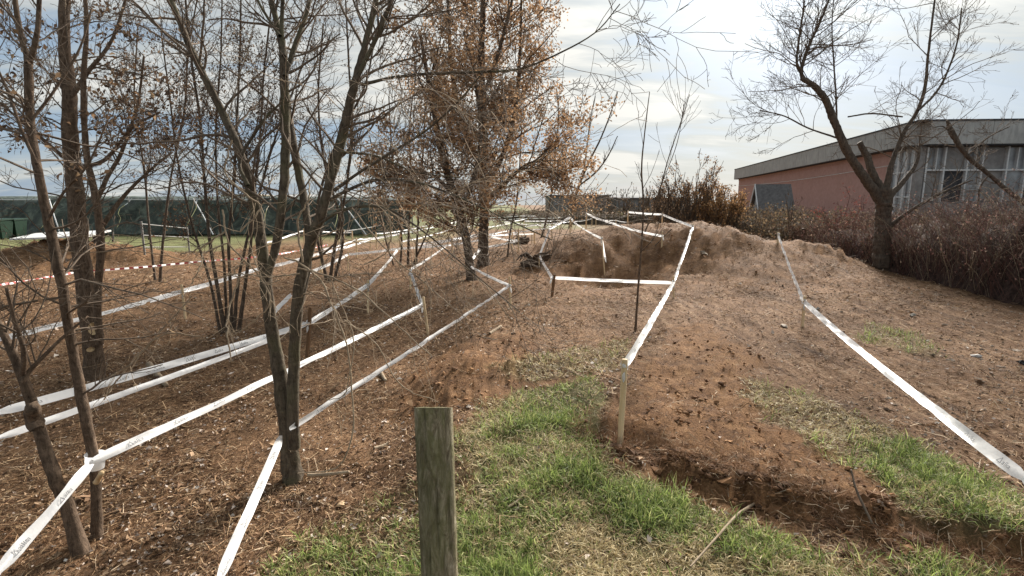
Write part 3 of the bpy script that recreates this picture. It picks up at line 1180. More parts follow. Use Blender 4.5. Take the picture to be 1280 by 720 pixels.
def tape(label, verts, width=0.075, sag=0.012, group=None, marks=True, red=False, twist=0.35, seed=0, name='barrier_tape', knots=()):
    """ribbon strung through world points"""
    r = np.random.default_rng(seed + 100)
    width = width * 0.74
    P = np.array(verts, float)
    pts, across = [], []
    for k in range(len(P) - 1):
        a, b = P[k], P[k + 1]
        L = np.linalg.norm(b - a)
        n = int(np.clip(L / 0.06, 10, 70))
        t = np.linspace(0, 1, n, endpoint=(k == len(P) - 2))
        q = a + (b - a) * t[:, None]
        q[:, 2] -= sag * L * 4 * t * (1 - t) * r.uniform(0.6, 1.2)
        d = unit((b - a) * np.array([1, 1, 0]))
        side = np.array([-d[1], d[0], 0])
        tw = twist * (r.normal() + 0.4) * np.sin(t * math.pi) + twist * 0.5 * np.sin(t * math.pi * 2 + r.uniform(0, 6))
        tw = tw + 0.10 * np.sin(t * L * 5.1 + r.uniform(0, 6)) + 0.06 * np.sin(t * L * 11.7 + r.uniform(0, 6))
        lean = np.cross(b - a, np.array([0, 0, CAM_Z]) - (a + b) / 2)
        lean = unit(lean if lean[2] > 0 else -lean) * 0.6 + np.array([0, 0, 0.4])
        lean = unit(lean - (b - a) * (lean @ (b - a)) / L ** 2)
        side = np.cross(lean, (b - a) / L)
        ac = np.cos(tw)[:, None] * lean + np.sin(tw)[:, None] * side
        # gathered where it is tied
        g = 1 - 0.45 * np.exp(-(t * L / 0.05) ** 2) - 0.45 * np.exp(-((1 - t) * L / 0.05) ** 2)
        pts.append(q)
        across.append(ac * g[:, None])
    C = np.concatenate(pts)
    A = np.concatenate(across)
    Tn = unit(np.gradient(C, axis=0))
    N = unit(np.cross(Tn, A))
    m = 5
    vv = np.linspace(-0.5, 0.5, m)
    s = np.concatenate([[0], np.cumsum(np.linalg.norm(np.diff(C, axis=0), axis=1))])
    curl = 0.009 * vnoise(s * 7, s * 0 + seed, 7)[:, None] * np.cos(vv * math.pi * 2)[None, :] + 0.0035 * (np.abs(vv) * 2)[None, :] ** 2
    V = C[:, None] + A[:, None] * (vv * width)[None, :, None] + N[:, None] * curl[:, :, None]
    n = len(C)
    i, j = np.meshgrid(np.arange(n - 1), np.arange(m - 1), indexing='ij')
    Q = np.stack([i * m + j, i * m + j + 1, (i + 1) * m + j + 1, (i + 1) * m + j], -1).reshape(-1, 4)
    o = make_mesh(name, V.reshape(-1, 3), [Q], MATS['tape_white'])
    tag(o, label, 'tape', group)
    for k in knots:
        # gathered wrap round the stake with a short loose end
        c = P[k]
        th = np.linspace(0, 1, 7)[:, None]
        wr = Tubes()
        wr.add(c + (th - 0.5) * np.array([0.004, 0.0, 0.055]) + 0.002 * r.normal(size=(7, 3)), 0.026 + 0.004 * r.normal(size=7), 10)
        tw_ = np.array([r.uniform(-.04, .04), -0.03, 0])
        wr.add(np.stack([c + tw_ * q + np.array([0, 0, -0.02 - 0.10 * q ** 1.5]) for q in (0.3, 0.55, 0.8, 1.0)]), np.array([.012, .016, .013, .003]), 4)
        wr.build('knot', MATS['tape_white'], o)
    if marks or red:
        S = s[-1]
        # printed side faces the viewer
        sgn = 1.0
        mv, mt, off = [], [], 0

        def place(uu, ww):
            x = np.stack([np.interp(uu, s, C[:, c]) for c in range(3)], 1)
            a_ = np.stack([np.interp(uu, s, A[:, c]) for c in range(3)], 1)
            n_ = unit(np.stack([np.interp(uu, s, N[:, c]) for c in range(3)], 1))
            f = np.where((n_ * (np.array([0, 0, CAM_Z]) - x)).sum(1) > 0, 1.0, -1.0)[:, None]
            return x + a_ * ww[:, None] + n_ * f * 0.006
        # reading direction: left to right as seen from the path
        vdir = C[-1] - C[0]
        flip = vdir[0] < 0
        if red:
            st = 0.09
            for k in range(int(S / st)):
                if k % 2:
                    continue
                uu = np.array([k * st, (k + 1) * st, (k + 1) * st, k * st])
                ww = np.array([-.5, -.5, .5, .5]) * width * 0.98
                mv.append(place(uu, ww))
                mt.append(np.array([[0, 1, 2], [0, 2, 3]]) + off)
                off += 4
        else:
            st = 0.34
            for k in range(int(S / st)):
                u0 = 0.12 + k * st
                gx = GV[:, 0]
                qa, qb = place(np.array([u0, min(u0 + 0.2, S)]), np.zeros(2))
                flip = qb[0] / camdepth(qb) < qa[0] / camdepth(qa)
                uu = u0 + gx if not flip else u0 + 0.2 - gx
                mv.append(place(np.clip(uu, 0, S), GV[:, 1] * width / 0.075))
                mt.append(GT + off)
                off += len(GV)
        if mv:
            pm = make_mesh('printed_mark', np.concatenate(mv), [np.concatenate(mt)], MATS['tape_red' if red else 'tape_print'], o, False)
            pm['kind'] = 'stuff'
    return o


def stake(p_base, p_top, label, w=0.036, m='stake_wood', group='wooden stakes that carry the tape', round_=False):
    """squared lath driven into the ground, with a slightly split head"""
    p_base, p_top = np.array(p_base, float), np.array(p_top, float)
    ax = p_top - p_base
    L = np.linalg.norm(ax)
    ax /= L
    u = unit(np.cross(ax, v3(0.35, 1, 0)))
    n = np.cross(ax, u)
    rings = []
    sec = np.array([(-1, -.55), (-.8, -.75), (.8, -.75), (1, -.55), (1, .55), (.8, .75), (-.8, .75), (-1, .55)])
    if round_:
        th = np.arange(8) / 8 * 6.283
        sec = np.stack([np.cos(th), np.sin(th)], 1)
    for t, sc in ((-0.12 / L, .9), (0, 1), (0.33, .98), (0.66, 1.02), (1 - 0.008 / L, 1), (1, .86)):
        c = p_base + ax * L * t
        rings.append(c + (sec[:, :1] * u + sec[:, 1:] * n) * w / 2 * sc * (1 + 0.03 * rng.normal(size=(8, 1))))
    V = np.concatenate(rings + [[p_top + ax * 0.002]])
    k = 8
    i, j = np.meshgrid(np.arange(len(rings) - 1), np.arange(k), indexing='ij')
    j2 = (j + 1) % k
    Q = np.stack([i * k + j, i * k + j2, (i + 1) * k + j2, (i + 1) * k + j], -1).reshape(-1, 4)
    b = (len(rings) - 1) * k
    j = np.arange(k)
    T = np.stack([b + j, b + (j + 1) % k, np.full(k, len(V) - 1)], 1)
    V0 = V - p_base
    o = make_mesh('wooden_stake', V0, [Q, T], MATS[m], None, False)
    o.location = p_base
    return tag(o, label, 'stake', group)


def B(px, py, pyb):
    """tape point above a stake whose foot is seen at (px, pyb)"""
    g = G(px, pyb)
    return PY(px, py, g[1])


def CREST(px, py, Y, label, w=0.04):
    p = PY(px, py, Y)
    stake(v3(p[0], p[1], float(H(p[0], p[1]))), p + v3(0, 0, 0.05), label, w)
    return p


def ST(pxt, pyt, pxb, pyb, label, w=0.036, m='stake_wood', round_=False):
    g = G(pxb, pyb)
    t = PY(pxt, pyt, g[1])
    stake(g, t, label, w, m, round_=round_)


ST(781, 449, 775, 558, 'tall pale wooden stake at the edge of the grass, nearest of all stakes', 0.040)
ST(842, 345, 842, 373, 'short stake at the right front corner of the taped pit', 0.034)
ST(693, 343, 690, 371, 'short dark brown stake at the left front corner of the taped pit', 0.055, 'stake_old', True)
ST(866, 280, 863, 300, 'stake on top of the mound where the tape turns back', 0.04)
K830 = CREST(828, 268, 16.2, 'stake on the mound crest, second from the tape end by the shrubs')
K785 = CREST(785, 265, 18.0, 'stake on the mound crest at the tape end left of the shrubs')
K713 = CREST(713, 271, 15.8, 'stake at the foot of the leaning thin sapling')
K733 = CREST(733, 267, 17.0, 'far stake on the left part of the mound')
ST(828, 289, 827, 310, 'stake with a cross stick inside the taped mound', 0.034)
ST(752, 295, 756, 346, 'long thin stake inside the pit behind the front tape', 0.030)
ST(637, 346, 638, 386, 'pale stake right of the two brown leafed trees', 0.034)
ST(529, 371, 535, 417, 'pale leaning stake carrying the middle tape of the wood', 0.036)
ST(460, 350, 460, 391, 'pale stake under the tape between leaning stake and bare trunks', 0.034)
ST(513, 335, 513, 362, 'stake behind the leaning pale stake', 0.034)
ST(388, 384, 384, 446, 'brown stake right beside the twin trunk tree', 0.042, 'stake_old')
ST(227, 356, 232, 399, 'pale stake under the upper tape among the left trees', 0.04)
ST(95, 333, 101, 361, 'pale stake under the red and white tape behind the thick trunk', 0.05)
ST(435, 314, 435, 339, 'stake under the far tape right of the twin trunks', 0.036)
ST(463, 298, 463, 312, 'small far stake between the twin trunks and the thin stems', 0.04)
ST(1006, 370, 1003, 409, 'brown stake carrying the long tape by the gravel track', 0.036)
ST(648, 286, 648, 315, 'stake right of the brown leafed trees, near the root stump', 0.04)
ST(674, 318, 674, 334, 'stake between the root stump and the pit', 0.03)
ST(689, 280, 689, 290, 'far stake above the root stump', 0.05)
ST(573, 298, 573, 314, 'stake left of the nearer brown leafed trunk', 0.04)

A0, A1 = PY(973, 293, 12.6), B(1005, 377, 409)
stake(v3(A0[0], A0[1], float(H(A0[0], A0[1]))), A0 + v3(0, 0, 0.05), 'stake at the upper end of the long tape near the brambles', 0.05)
A2 = R(1280, 597, 0.50)
A3 = A2 + unit(A2 - A1) * 1.6
A3[2] = A2[2] + 0.02
tape('broad white tape running from the brambles down the right side to the edge', [A0, A1, A2, A3], 0.085, 0.006, twist=0.4, seed=1, knots=(0, 1))
tape('white printed tape rising from the nearest stake to the mound crest', [B(781, 456, 558), B(842, 352, 373), B(866, 283, 300), K830, K785], 0.08, 0.006, twist=0.15, seed=2, knots=(0, 1, 2, 3, 4))
tape('white printed tape across the front of the pit', [B(842, 353.5, 373), B(690, 347, 371), B(674, 320, 334), PY(687, 286, 14.2), K713], 0.08, 0.004, twist=0.2, seed=3, knots=(0, 1))
tape('white tape hanging inside the pit down to the long thin stake', [B(756, 322, 346), B(752, 298, 346), PY(719, 279, 15.2), K713 - v3(0, 0, .02)], 0.075, 0.01, twist=0.3, seed=4, knots=(0, 1))
tape('white sagging tape over the middle of the mound', [B(828, 295, 310), PY(795, 288, 14.3), PY(765, 279, 15.4), K733], 0.085, 0.012, twist=0.3, seed=5, knots=(0, 3))

T4Y = G(365, 600)[1]
T4A = PY(362, 536, T4Y - 0.08)
f1 = R(275, 722, 0.34)
tape('white tape from the brown leafed tree past the pale stake to the twin trunks', [B(588, 333, 350), B(637, 357, 386), T4A], 0.065, 0.004, twist=0.5, seed=6, knots=(1,))
tape('white tape running from the twin trunk base to the bottom edge', [PY(352, 545, T4Y - 0.08), f1, f1 + (f1 - PY(352, 545, T4Y)) * 0.5], 0.07, 0.004, twist=0.3, seed=7)
T2Y = G(122, 672)[1]
t2p = PY(116, 576, T2Y - 0.05)
e1 = R(0, 712, 0.38)
tape('white tape from the leaning stake to the wrapped sapling in the left foreground', [B(513, 338, 362), B(528, 381, 417), t2p], 0.075, 0.006, twist=0.5, seed=8, knots=(0, 1))
tape('white printed tape from the wrapped sapling to the lower left edge', [PY(115, 578, T2Y - 0.05), e1, e1 + (e1 - t2p) * 0.5], 0.08, 0.006, twist=0.2, seed=9)
e2 = R(0, 515, 0.42)
e3 = R(0, 547, 0.36)
i0, i1, i2, i3 = R(497, 312, 0.4), B(460, 356, 391), B(386, 404, 446), R(338, 419, 0.38)
tape('broad white printed tape through the left wood, upper of the close pair', [i0, i1, i2, i3, e2, e2 + (e2 - i3) * 0.4], 0.095, 0.004, twist=0.3, seed=10, knots=(1, 2))
tape('plain white tape through the left wood, lower of the close pair', [R(340, 424, .34), e3, e3 + (e3 - i3) * 0.4], 0.07, 0.004, twist=0.15, seed=11, marks=False)
tape('short white tape seen between the twin trunks', [R(338, 394, 0.45), R(364, 368, 0.45)], 0.085, 0.004, seed=12, marks=False)
k0 = R(0, 424, 0.42)
k1 = B(228, 364, 399)
tape('white printed tape behind the thick trunk, the upper one of the left wood', [k0 + (k0 - k1) * 0.2, k0, k1, R(320, 337, .42), R(395, 318, .42), B(463, 299, 312), R(600, 268, .5)], 0.105, 0.006, twist=0.35, seed=13, knots=(2,))
tape('white tape behind the twin trunks toward the thin stems', [R(386, 341, .4), B(435, 318, 339), R(497, 311, .42), R(556, 307, .42), R(640, 291, .45)], 0.09, 0.006, seed=14, marks=False)
tape('second white tape just above it behind the thin stems', [R(488, 313, .42), B(573, 299, 314), R(640, 287, .45)], 0.07, 0.006, seed=15, marks=False)
tape('white tape from the thin stems down to the stake behind the leaning one', [R(557, 308, .42), B(513, 337, 362)], 0.075, 0.006, seed=16, marks=False)
tape('white tape around the stake right of the leafy trees', [R(598, 311, .45), B(648, 301, 315), R(614, 296, .5)], 0.08, 0.006, seed=17, marks=False)
tape('short white tape between the two brown leafed trunks', [R(590, 324, .4), R(600, 311, .5)], 0.1, 0.004, seed=18, marks=False)
m0, m1 = R(0, 356, .5), B(96, 340, 361)
tape('red and white striped tape in front of the soil heap', [m0 + (m0 - m1) * .3, m0, m1, R(250, 327, .5), R(330, 320, .5), R(410, 306, .5)], 0.055, 0.008, red=True, marks=False, seed=19, twist=0.9, name='striped_tape')

# the far course: rows of stakes and tapes around the field
far_runs = [
    [(600, 285), (640, 278), (690, 283)], [(620, 278), (660, 273), (720, 270), (778, 272)], [(500, 300), (560, 286), (600, 279)],
    [(590, 272), (650, 270), (735, 269)], [(655, 276), (700, 276), (712, 274)], [(470, 291), (530, 281), (580, 277)], [(640, 292), (665, 287), (690, 284)],
    [(745, 274), (770, 276), (785, 278)],
    [(400, 309), (445, 298), (500, 291)], [(520, 303), (565, 297), (610, 290)], [(610, 301), (640, 296), (668, 295)], [(560, 281), (610, 275), (655, 273)], [(430, 287), (480, 279), (540, 273)],
    [(690, 279), (715, 277), (740, 273)], [(655, 283), (675, 280), (700, 279)], [(330, 302), (380, 295), (440, 289)]]
far_txt = ['directly behind the two brown leafed trees', 'passing behind the leaning sapling', 'behind the clump of thin stems', 'farthest of all, along the field edge',
           'just left of the leaning sapling', 'far left of the leafy trees', 'between root stump and leafy trees', 'behind the left end of the mound',
           'crossing behind the twin trunks', 'low behind the thin stems and leafy trunks', 'just behind the uprooted stump', 'high behind the leafy trunks', 'far back in the wood, left of the thin stems',
           'at the foot of the leaning sapling', 'left of the leaning sapling, nearer than the farthest one', 'far back behind the thin upright stems at left']
for k, run in enumerate(far_runs):
    pts = []
    for q, (px, py) in enumerate(run):
        dd = ray(px, py)
        Yf = -(CAM_Z - 0.62) / dd[2] * dd[1]
        p = PY(px, py, Yf)
        p[2] = float(H(p[0], p[1])) + 0.62
        pts.append(p)
        g = v3(p[0], p[1], float(H(p[0], p[1])))
        stake(g, p + v3(0, 0, .06), ('left', 'middle', 'right', 'rightmost')[q] + ' stake of the far tape ' + far_txt[k], 0.05)
    tape('far white tape ' + far_txt[k], pts, 0.065, 0.008, seed=30 + k, marks=False)
# ================================================================== trees
DEAD = [(0.26, 0.165, 0.095), (0.17, 0.105, 0.062), (0.38, 0.26, 0.155), (0.09, 0.058, 0.040)]
RUST = [(0.36, 0.225, 0.125), (0.28, 0.172, 0.098), (0.47, 0.31, 0.18), (0.18, 0.114, 0.070)]


def add_stems(t, specs, Y0, mat, flare=0.25, sides=12, ws=0.62):
    out = []
    for i, (pxs, dY) in enumerate(specs):
        P, r = traced(pxs, Y0, dY, ws)
        o, P, r = stem_mesh('trunk' if i == 0 else 'stem', P, r, MATS[mat], t, sides, flare=flare if i == 0 else 0.0)
        out.append((P, r))
    return out


# --- sapling cut low at far left (knotty)
b = G(100, 692)
t = tree('sapling', 'leaning sapling with a dark knot in the lower left corner', 'tree', b)
st = add_stems(t, [([(102, 698, 24), (88, 645, 21), (70, 600, 20), (55, 555, 19), (43, 515, 18), (28, 470, 15), (8, 425, 12), (-18, 370, 10), (-40, 300, 8)], 0.1),
                   ([(28, 468, 9), (30, 440, 8), (18, 400, 6), (8, 360, 5)], -0.15), ([(26, 478, 9), (40, 460, 7), (75, 425, 5), (110, 395, 3)], 0.2)], b[1], 'bark_brown', ws=0.72)
P, r = traced([(47, 536, 14), (43, 522, 18.5), (40, 508, 14)], b[1], 0.0)
stem_mesh('knot', P, r, MATS['bark_brown'], t, 10, 8, 0.25)
tb, tips = Tubes(), []
OPT = dict(n=(6, 5, 4), k=(5, 3), rmin=0.0011, wob=0.17, up=0.03, ratio=0.55, rmax=0.008)
for P, r in st[1:]:
    sprout(tb, P, r, 5, OPT, tips, 0.3, 1, (0.25, 0.5))
sprout(tb, *st[0], 6, OPT, tips, 0.6, 1, (0.3, 0.5))
tb.build('twigs', MATS['twig_brown'], t)

# --- sapling with the tape wrapped round it
b = G(122, 672)
t = tree('sapling', 'slim straight young tree with white tape wrapped round it, left foreground', 'tree', b)
st = add_stems(t, [([(123, 682, 24), (121, 655, 20), (118, 580, 18), (106, 520, 19), (96, 465, 18), (86, 410, 17), (76, 350, 18), (62, 285, 17), (48, 215, 16), (38, 150, 15), (36, 75, 15)], 0.15),
                   ([(36, 78, 11), (28, 50, 10), (20, 10, 9), (14, -60, 8), (12, -150, 6)], 0.1), ([(37, 78, 11), (46, 45, 9), (49, 0, 8), (52, -80, 7), (50, -160, 5)], -0.1),
                   ([(46, 205, 7), (28, 165, 6), (10, 115, 5), (-15, 60, 4)], 0.1), ([(40, 150, 6), (70, 110, 5), (100, 60, 4), (115, 10, 3)], 0.25),
                   ([(60, 275, 6), (80, 240, 5), (110, 205, 4), (135, 150, 3)], -0.1)], b[1], 'bark_brown')
tb, tips = Tubes(), []
OPT = dict(n=(7, 5, 4), k=(6, 3), rmin=0.0012, wob=0.15, up=0.035, ratio=0.5, rmax=0.008)
sprout(tb, *st[0], 20, dict(OPT, up=0.0), tips, 0.30, 0.98, (0.4, 0.95), (0.9, 1.5))
for s in st[1:]:
    sprout(tb, *s, 8, OPT, tips, 0.15, 1, (0.3, 0.6))
tb.build('twigs', MATS['twig_brown'], t)
leaves_on(tips, 260, 0.02, (0.022, 0.045), DEAD, (3, 3, 1, 2), 'withered_leaves', t)
# stub and tape wrap
P, r = traced([(120, 603, 7), (124, 597, 6), (127, 591, 6)], b[1] - 0.03, -0.03)
stem_mesh('cut_stub', P, r, MATS['cut_wood'], t, 8, 6, 0.05)
c0, c1 = PY(116.5, 586, b[1]), PY(116, 568, b[1])
tw = Tubes()
zz = np.linspace(0, 1, 8)[:, None]
tw.add(c0 + (c1 - c0) * zz + np.array([0.004, 0.01, 0]), np.full(8, 0.047) + 0.002 * rng.normal(size=8), 16)
tag(tw.build('tape_wrap', MATS['tape_white']), 'white tape wound round the slim young tree at left', 'tape')

# --- thick trunk with cut wound, dead leaves in the crown
b = G(117, 474)
t = tree('maple_tree', 'thick brown trunk with a pale saw wound and withered leaves, left', 'tree', b)
st = add_stems(t, [([(117, 482, 40), (117, 440, 34), (112, 400, 33), (104, 345, 31), (98, 290, 30), (93, 230, 29), (88, 170, 27), (86, 110, 24), (80, 40, 20), (84, -60, 17), (80, -180, 12)], 0.3),
                   ([(124, 430, 15), (122, 370, 13), (126, 310, 14), (121, 255, 13), (108, 190, 11), (104, 110, 10), (108, 30, 8), (100, -80, 6)], -0.25),
                   ([(121, 250, 9), (135, 220, 8), (152, 190, 7), (172, 130, 5), (180, 70, 4)], 0.4),
                   ([(126, 285, 10), (155, 245, 7), (185, 215, 5), (215, 190, 4)], 0.5),
                   ([(90, 205, 9), (60, 180, 7), (25, 150, 5), (-10, 120, 4)], -0.3),
                   ([(90, 120, 10), (110, 90, 8), (140, 50, 6), (160, -10, 5)], 0.3),
                   ([(92, 210, 9), (130, 200, 7), (165, 160, 5), (200, 140, 4)], -0.5)], b[1], 'bark_brown', 0.3, 16)
tb, tips = Tubes(), []
OPT = dict(n=(7, 5, 4), k=(6, 3), rmin=0.0018, wob=0.17, up=0.02, ratio=0.52, rmax=0.009)
sprout(tb, *st[0], 28, OPT, tips, 0.30, 1, (0.6, 1.4))
for s in st[1:]:
    sprout(tb, *s, 10, OPT, tips, 0.25, 1, (0.4, 0.9))
tb.build('twigs', MATS['twig_brown'], t)
hi = [q for q in tips if q[0][2] > 2.3]
leaves_on(hi, 2600, 0.03, (0.028, 0.066), DEAD, (3, 4, 1, 4), 'withered_leaves', t)
for (px, py, w, h) in ((116, 411, 7, 16), (113, 437, 5, 6)):
    c = PY(px, py, b[1] - 0.062)
    th = np.arange(14) / 14 * 6.283
    s = camdepth(c) / 640 * 0.5
    ring = np.stack([c[0] + w * s * np.cos(th), np.full(14, c[1]) + 0.03 * np.cos(th), c[2] + h * s * np.sin(th)], 1)
    back = ring + np.array([0, 0.06, 0])
    V = np.concatenate([ring, back, [c + np.array([0, -0.012, 0])]])
    j = np.arange(14)
    make_mesh('saw_wound', V, [np.stack([j, (j + 1) % 14, 14 + (j + 1) % 14, 14 + j], 1), np.stack([j, (j + 1) % 14, np.full(14, 28)], 1)], MATS['cut_wood'], t)

# --- twin trunk tree, centre left
b = G(365, 600)
t = tree('ash_tree', 'dark bare tree of several trunks from one base, left of the post', 'tree', b)
Y = b[1]
st = add_stems(t, [([(366, 612, 56), (365, 585, 44), (358, 530, 38), (350, 470, 34), (341, 420, 30), (334, 370, 29), (330, 330, 27), (322, 275, 24), (313, 235, 23), (298, 185, 20), (280, 145, 18), (255, 95, 16), (234, 50, 14), (212, -5, 12), (180, -90, 9)], 0.35),
                   ([(368, 560, 30), (366, 505, 27), (368, 450, 27), (370, 400, 27), (376, 350, 26), (388, 305, 25), (403, 262, 24), (416, 215, 23), (428, 170, 23), (437, 130, 22), (446, 95, 18), (458, 50, 15), (470, 0, 13), (482, -90, 10)], 0.15),
                   ([(443, 105, 12), (462, 65, 11), (478, 30, 10), (490, 0, 9), (520, -80, 7)], -0.1),
                   ([(372, 390, 18), (384, 335, 18), (385, 290, 18), (378, 240, 18), (368, 190, 19), (361, 150, 20)], 0.45),
                   ([(335, 345, 16), (346, 300, 20), (354, 240, 21), (357, 180, 22), (356, 120, 21), (353, 60, 18), (345, 25, 14), (336, -20, 11), (322, -120, 8)], 0.5),
                   ([(356, 95, 12), (368, 60, 12), (382, 20, 11), (390, -20, 9), (400, -110, 7)], 0.45),
                   ([(355, 70, 11), (352, 30, 10), (354, -20, 8), (350, -100, 6)], 0.3),
                   ([(350, 45, 9), (340, 30, 7), (322, 0, 6), (300, -60, 5)], 0.4),
                   ([(452, 106, 8), (490, 97, 7), (540, 92, 7), (600, 90, 6), (650, 86, 5), (700, 66, 4), (745, 40, 3), (775, 5, 2.5)], -0.5),
                   ([(418, 238, 9), (450, 215, 7), (490, 190, 6), (530, 165, 5), (570, 130, 4), (600, 95, 3)], -0.4),
                   ([(413, 250, 9), (430, 240, 8), (470, 225, 7), (520, 228, 6), (570, 245, 5), (620, 268, 4), (690, 300, 2.5)], -0.6),
                   ([(396, 282, 8), (430, 262, 7), (480, 260, 6), (530, 290, 4), (590, 340, 3), (650, 390, 2)], -0.7),
                   ([(425, 190, 7), (470, 195, 5), (520, 215, 4), (575, 222, 3)], 0.3),
                   ([(310, 232, 9), (300, 200, 8), (330, 150, 6), (350, 130, 5)], 0.3)], Y, 'bark_grey', 0.18, 16, 0.52)
tb, tips = Tubes(), []
OPT = dict(n=(8, 6, 4), k=(6, 3), rmin=0.0014, wob=0.15, up=0.02, ratio=0.5, rmax=0.010)
for i, s in enumerate(st):
    sprout(tb, *s, (22, 18, 12, 7, 18, 12, 10, 10, 24, 20, 18, 16, 12, 8)[i], OPT, tips, 0.45 if i < 2 else 0.15, 1, (0.35, 0.85))
tb.build('twigs', MATS['twig_brown'], t)
# pale drooping whips in front of the trunks
WH = [[(355, 322, 4), (378, 330, 5), (400, 352, 5), (420, 395, 5), (436, 440, 4), (441, 500, 4), (440, 545, 4), (420, 585, 4), (372, 592, 3)],
      [(372, 335, 4), (410, 345, 4), (450, 365, 4), (490, 400, 3), (540, 445, 2.5)], [(378, 328, 5), (372, 280, 5), (385, 250, 4), (386, 225, 3)],
      [(415, 352, 3), (430, 390, 3), (442, 425, 3), (432, 490, 2.5), (410, 500, 2)], [(290, 175, 4), (282, 215, 4), (310, 245, 5), (325, 260, 4), (300, 290, 4)],
      [(278, 262, 4), (287, 305, 4), (320, 340, 4), (338, 375, 4), (320, 400, 3), (290, 420, 3)], [(375, 342, 4), (330, 346, 4), (300, 342, 3), (262, 350, 3)],
      [(300, 345, 4), (288, 380, 4), (284, 410, 4), (288, 450, 3)], [(330, 330, 4), (300, 332, 4), (290, 345, 3)], [(286, 304, 4), (255, 316, 4), (252, 330, 3), (240, 355, 3)],
      [(478, 238, 4), (486, 270, 4), (488, 300, 4), (480, 318, 3), (455, 330, 3)], [(440, 260, 3.5), (480, 310, 3.5), (520, 345, 3), (560, 380, 2.5), (585, 400, 2)],
      [(450, 225, 4), (500, 275, 3.5), (560, 320, 3), (600, 350, 2.5), (640, 400, 2)], [(250, 420, 3), (200, 420, 3.5), (150, 470, 4), (130, 500, 3)],
      [(240, 370, 3), (200, 415, 4), (165, 455, 4), (138, 470, 3)], [(280, 290, 4), (250, 310, 4), (225, 318, 3)], [(430, 400, 3), (470, 430, 3), (500, 480, 2.5), (548, 503, 2)],
      [(470, 258, 3), (525, 255, 3), (580, 262, 2.5), (640, 285, 2)], [(310, 300, 3), (330, 350, 3), (350, 350, 3)], [(395, 350, 3), (430, 345, 3), (490, 340, 2.5)]]
for w in WH:
    tb = Tubes()
    P, r = traced(w, Y - 0.25, rng.uniform(-0.5, 0.1), 0.5)
    P4 = catmull(np.concatenate([P, r[:, None]], 1), 26)
    P4[1:-1, :3] += rng.normal(size=(24, 3)) * 0.003
    tb.add(P4[:, :3], np.maximum(P4[:, 3], 0.0014), 6)
    wt = []
    sprout(tb, P4[:, :3], P4[:, 3], 7, dict(n=(5, 3), k=(2,), rmin=0.0011, wob=0.2, up=-0.02, ratio=0.5, rmax=0.003), wt, 0.1, 1, (0.12, 0.35))
    tb.build('drooping_branch', MATS['twig_pale'], t)

for si, cnt in ((0, 6), (1, 9), (4, 3), (9, 3), (10, 4), (11, 4)):
    for q in range(cnt):
        tb, wt = Tubes(), []
        sprout(tb, *st[si], 1, dict(n=(14, 6, 4), k=(6, 2), rmin=0.0013, wob=0.13, up=-0.05, ratio=0.4, rmax=0.004), wt, 0.25, 0.75, (0.7, 1.5), (0.7, 1.3))
        tb.build('drooping_branch', MATS['twig_pale'], t)
P, r = traced([(385, 594, 5), (410, 593, 5), (436, 590, 4)], Y - 0.1, -0.05)
stem_mesh('fallen_stick', P, r, MATS['twig_pale'], None, 8, 12, 0.1)
tag(bpy.data.objects['fallen_stick'], 'short pale stick lying at the foot of the twin trunks', 'stick')


# --- upright thin multi-stem shrubs behind
def coppice(name, label, px, py, stems, mat='bark_dark', leaf=None, cols=DEAD, wts=(3, 3, 2, 3), count=9, Lr=(0.4, 0.9), rmin=0.003, lsize=(0.03, 0.06), opt=None, group=None, lo=0.25, twig='twig_dark', spread=0.05, wst=0.5):
    b = G(px, py)
    t = tree(name, label, 'tree', b, group)
    tb, tips = Tubes(), []
    O = dict(n=(6, 5, 3), k=(6, 3), rmin=rmin, wob=0.13, up=0.10, ratio=0.5, rmax=0.02)
    if opt:
        O.update(opt)
    first = True
    for pxs, dY in stems:
        P, r = traced(pxs, b[1], dY, wst)
        o, P, r = stem_mesh('trunk' if first else 'stem', P, r, MATS[mat], t, 8, flare=0.2)
        first = False
        sprout(tb, P, r, count, O, tips, lo, 1, Lr, (0.35, 0.9))
    tb.build('twigs', MATS[twig], t)
    if leaf:
        leaves_on(tips, leaf, spread, lsize, cols, wts, 'withered_leaves', t)
    return t


coppice('elm_shrub', 'tall clump of thin upright stems with dark buds behind the twin trunks', 288, 416, [
    ([(282, 420, 14), (272, 360, 11), (262, 300, 10), (256, 230, 9), (250, 150, 8), (240, 80, 7), (232, 0, 6), (225, -120, 4)], 0.4),
    ([(290, 420, 13), (288, 360, 10), (286, 300, 9), (292, 230, 8), (296, 150, 7), (300, 60, 6), (302, -60, 5)], 0.8),
    ([(298, 420, 13), (306, 360, 11), (314, 300, 9), (318, 240, 8), (325, 170, 7), (330, 90, 6), (340, 0, 5), (348, -90, 4)], 0.2),
    ([(276, 418, 10), (262, 350, 8), (240, 280, 7), (222, 200, 6), (212, 120, 5), (200, 30, 4)], 1.0),
    ([(292, 420, 12), (300, 340, 9), (322, 250, 8), (345, 170, 6), (375, 90, 5), (395, 20, 4)], 1.0),
    ([(284, 418, 9), (280, 330, 8), (272, 250, 7), (270, 160, 6), (276, 70, 5), (278, -30, 4)], 1.3)], 'bark_dark', 8000, wts=(1, 2, 0.5, 5), wst=0.40, count=19, rmin=0.0021, lsize=(0.022, 0.052), Lr=(0.5, 1.2), lo=0.3)
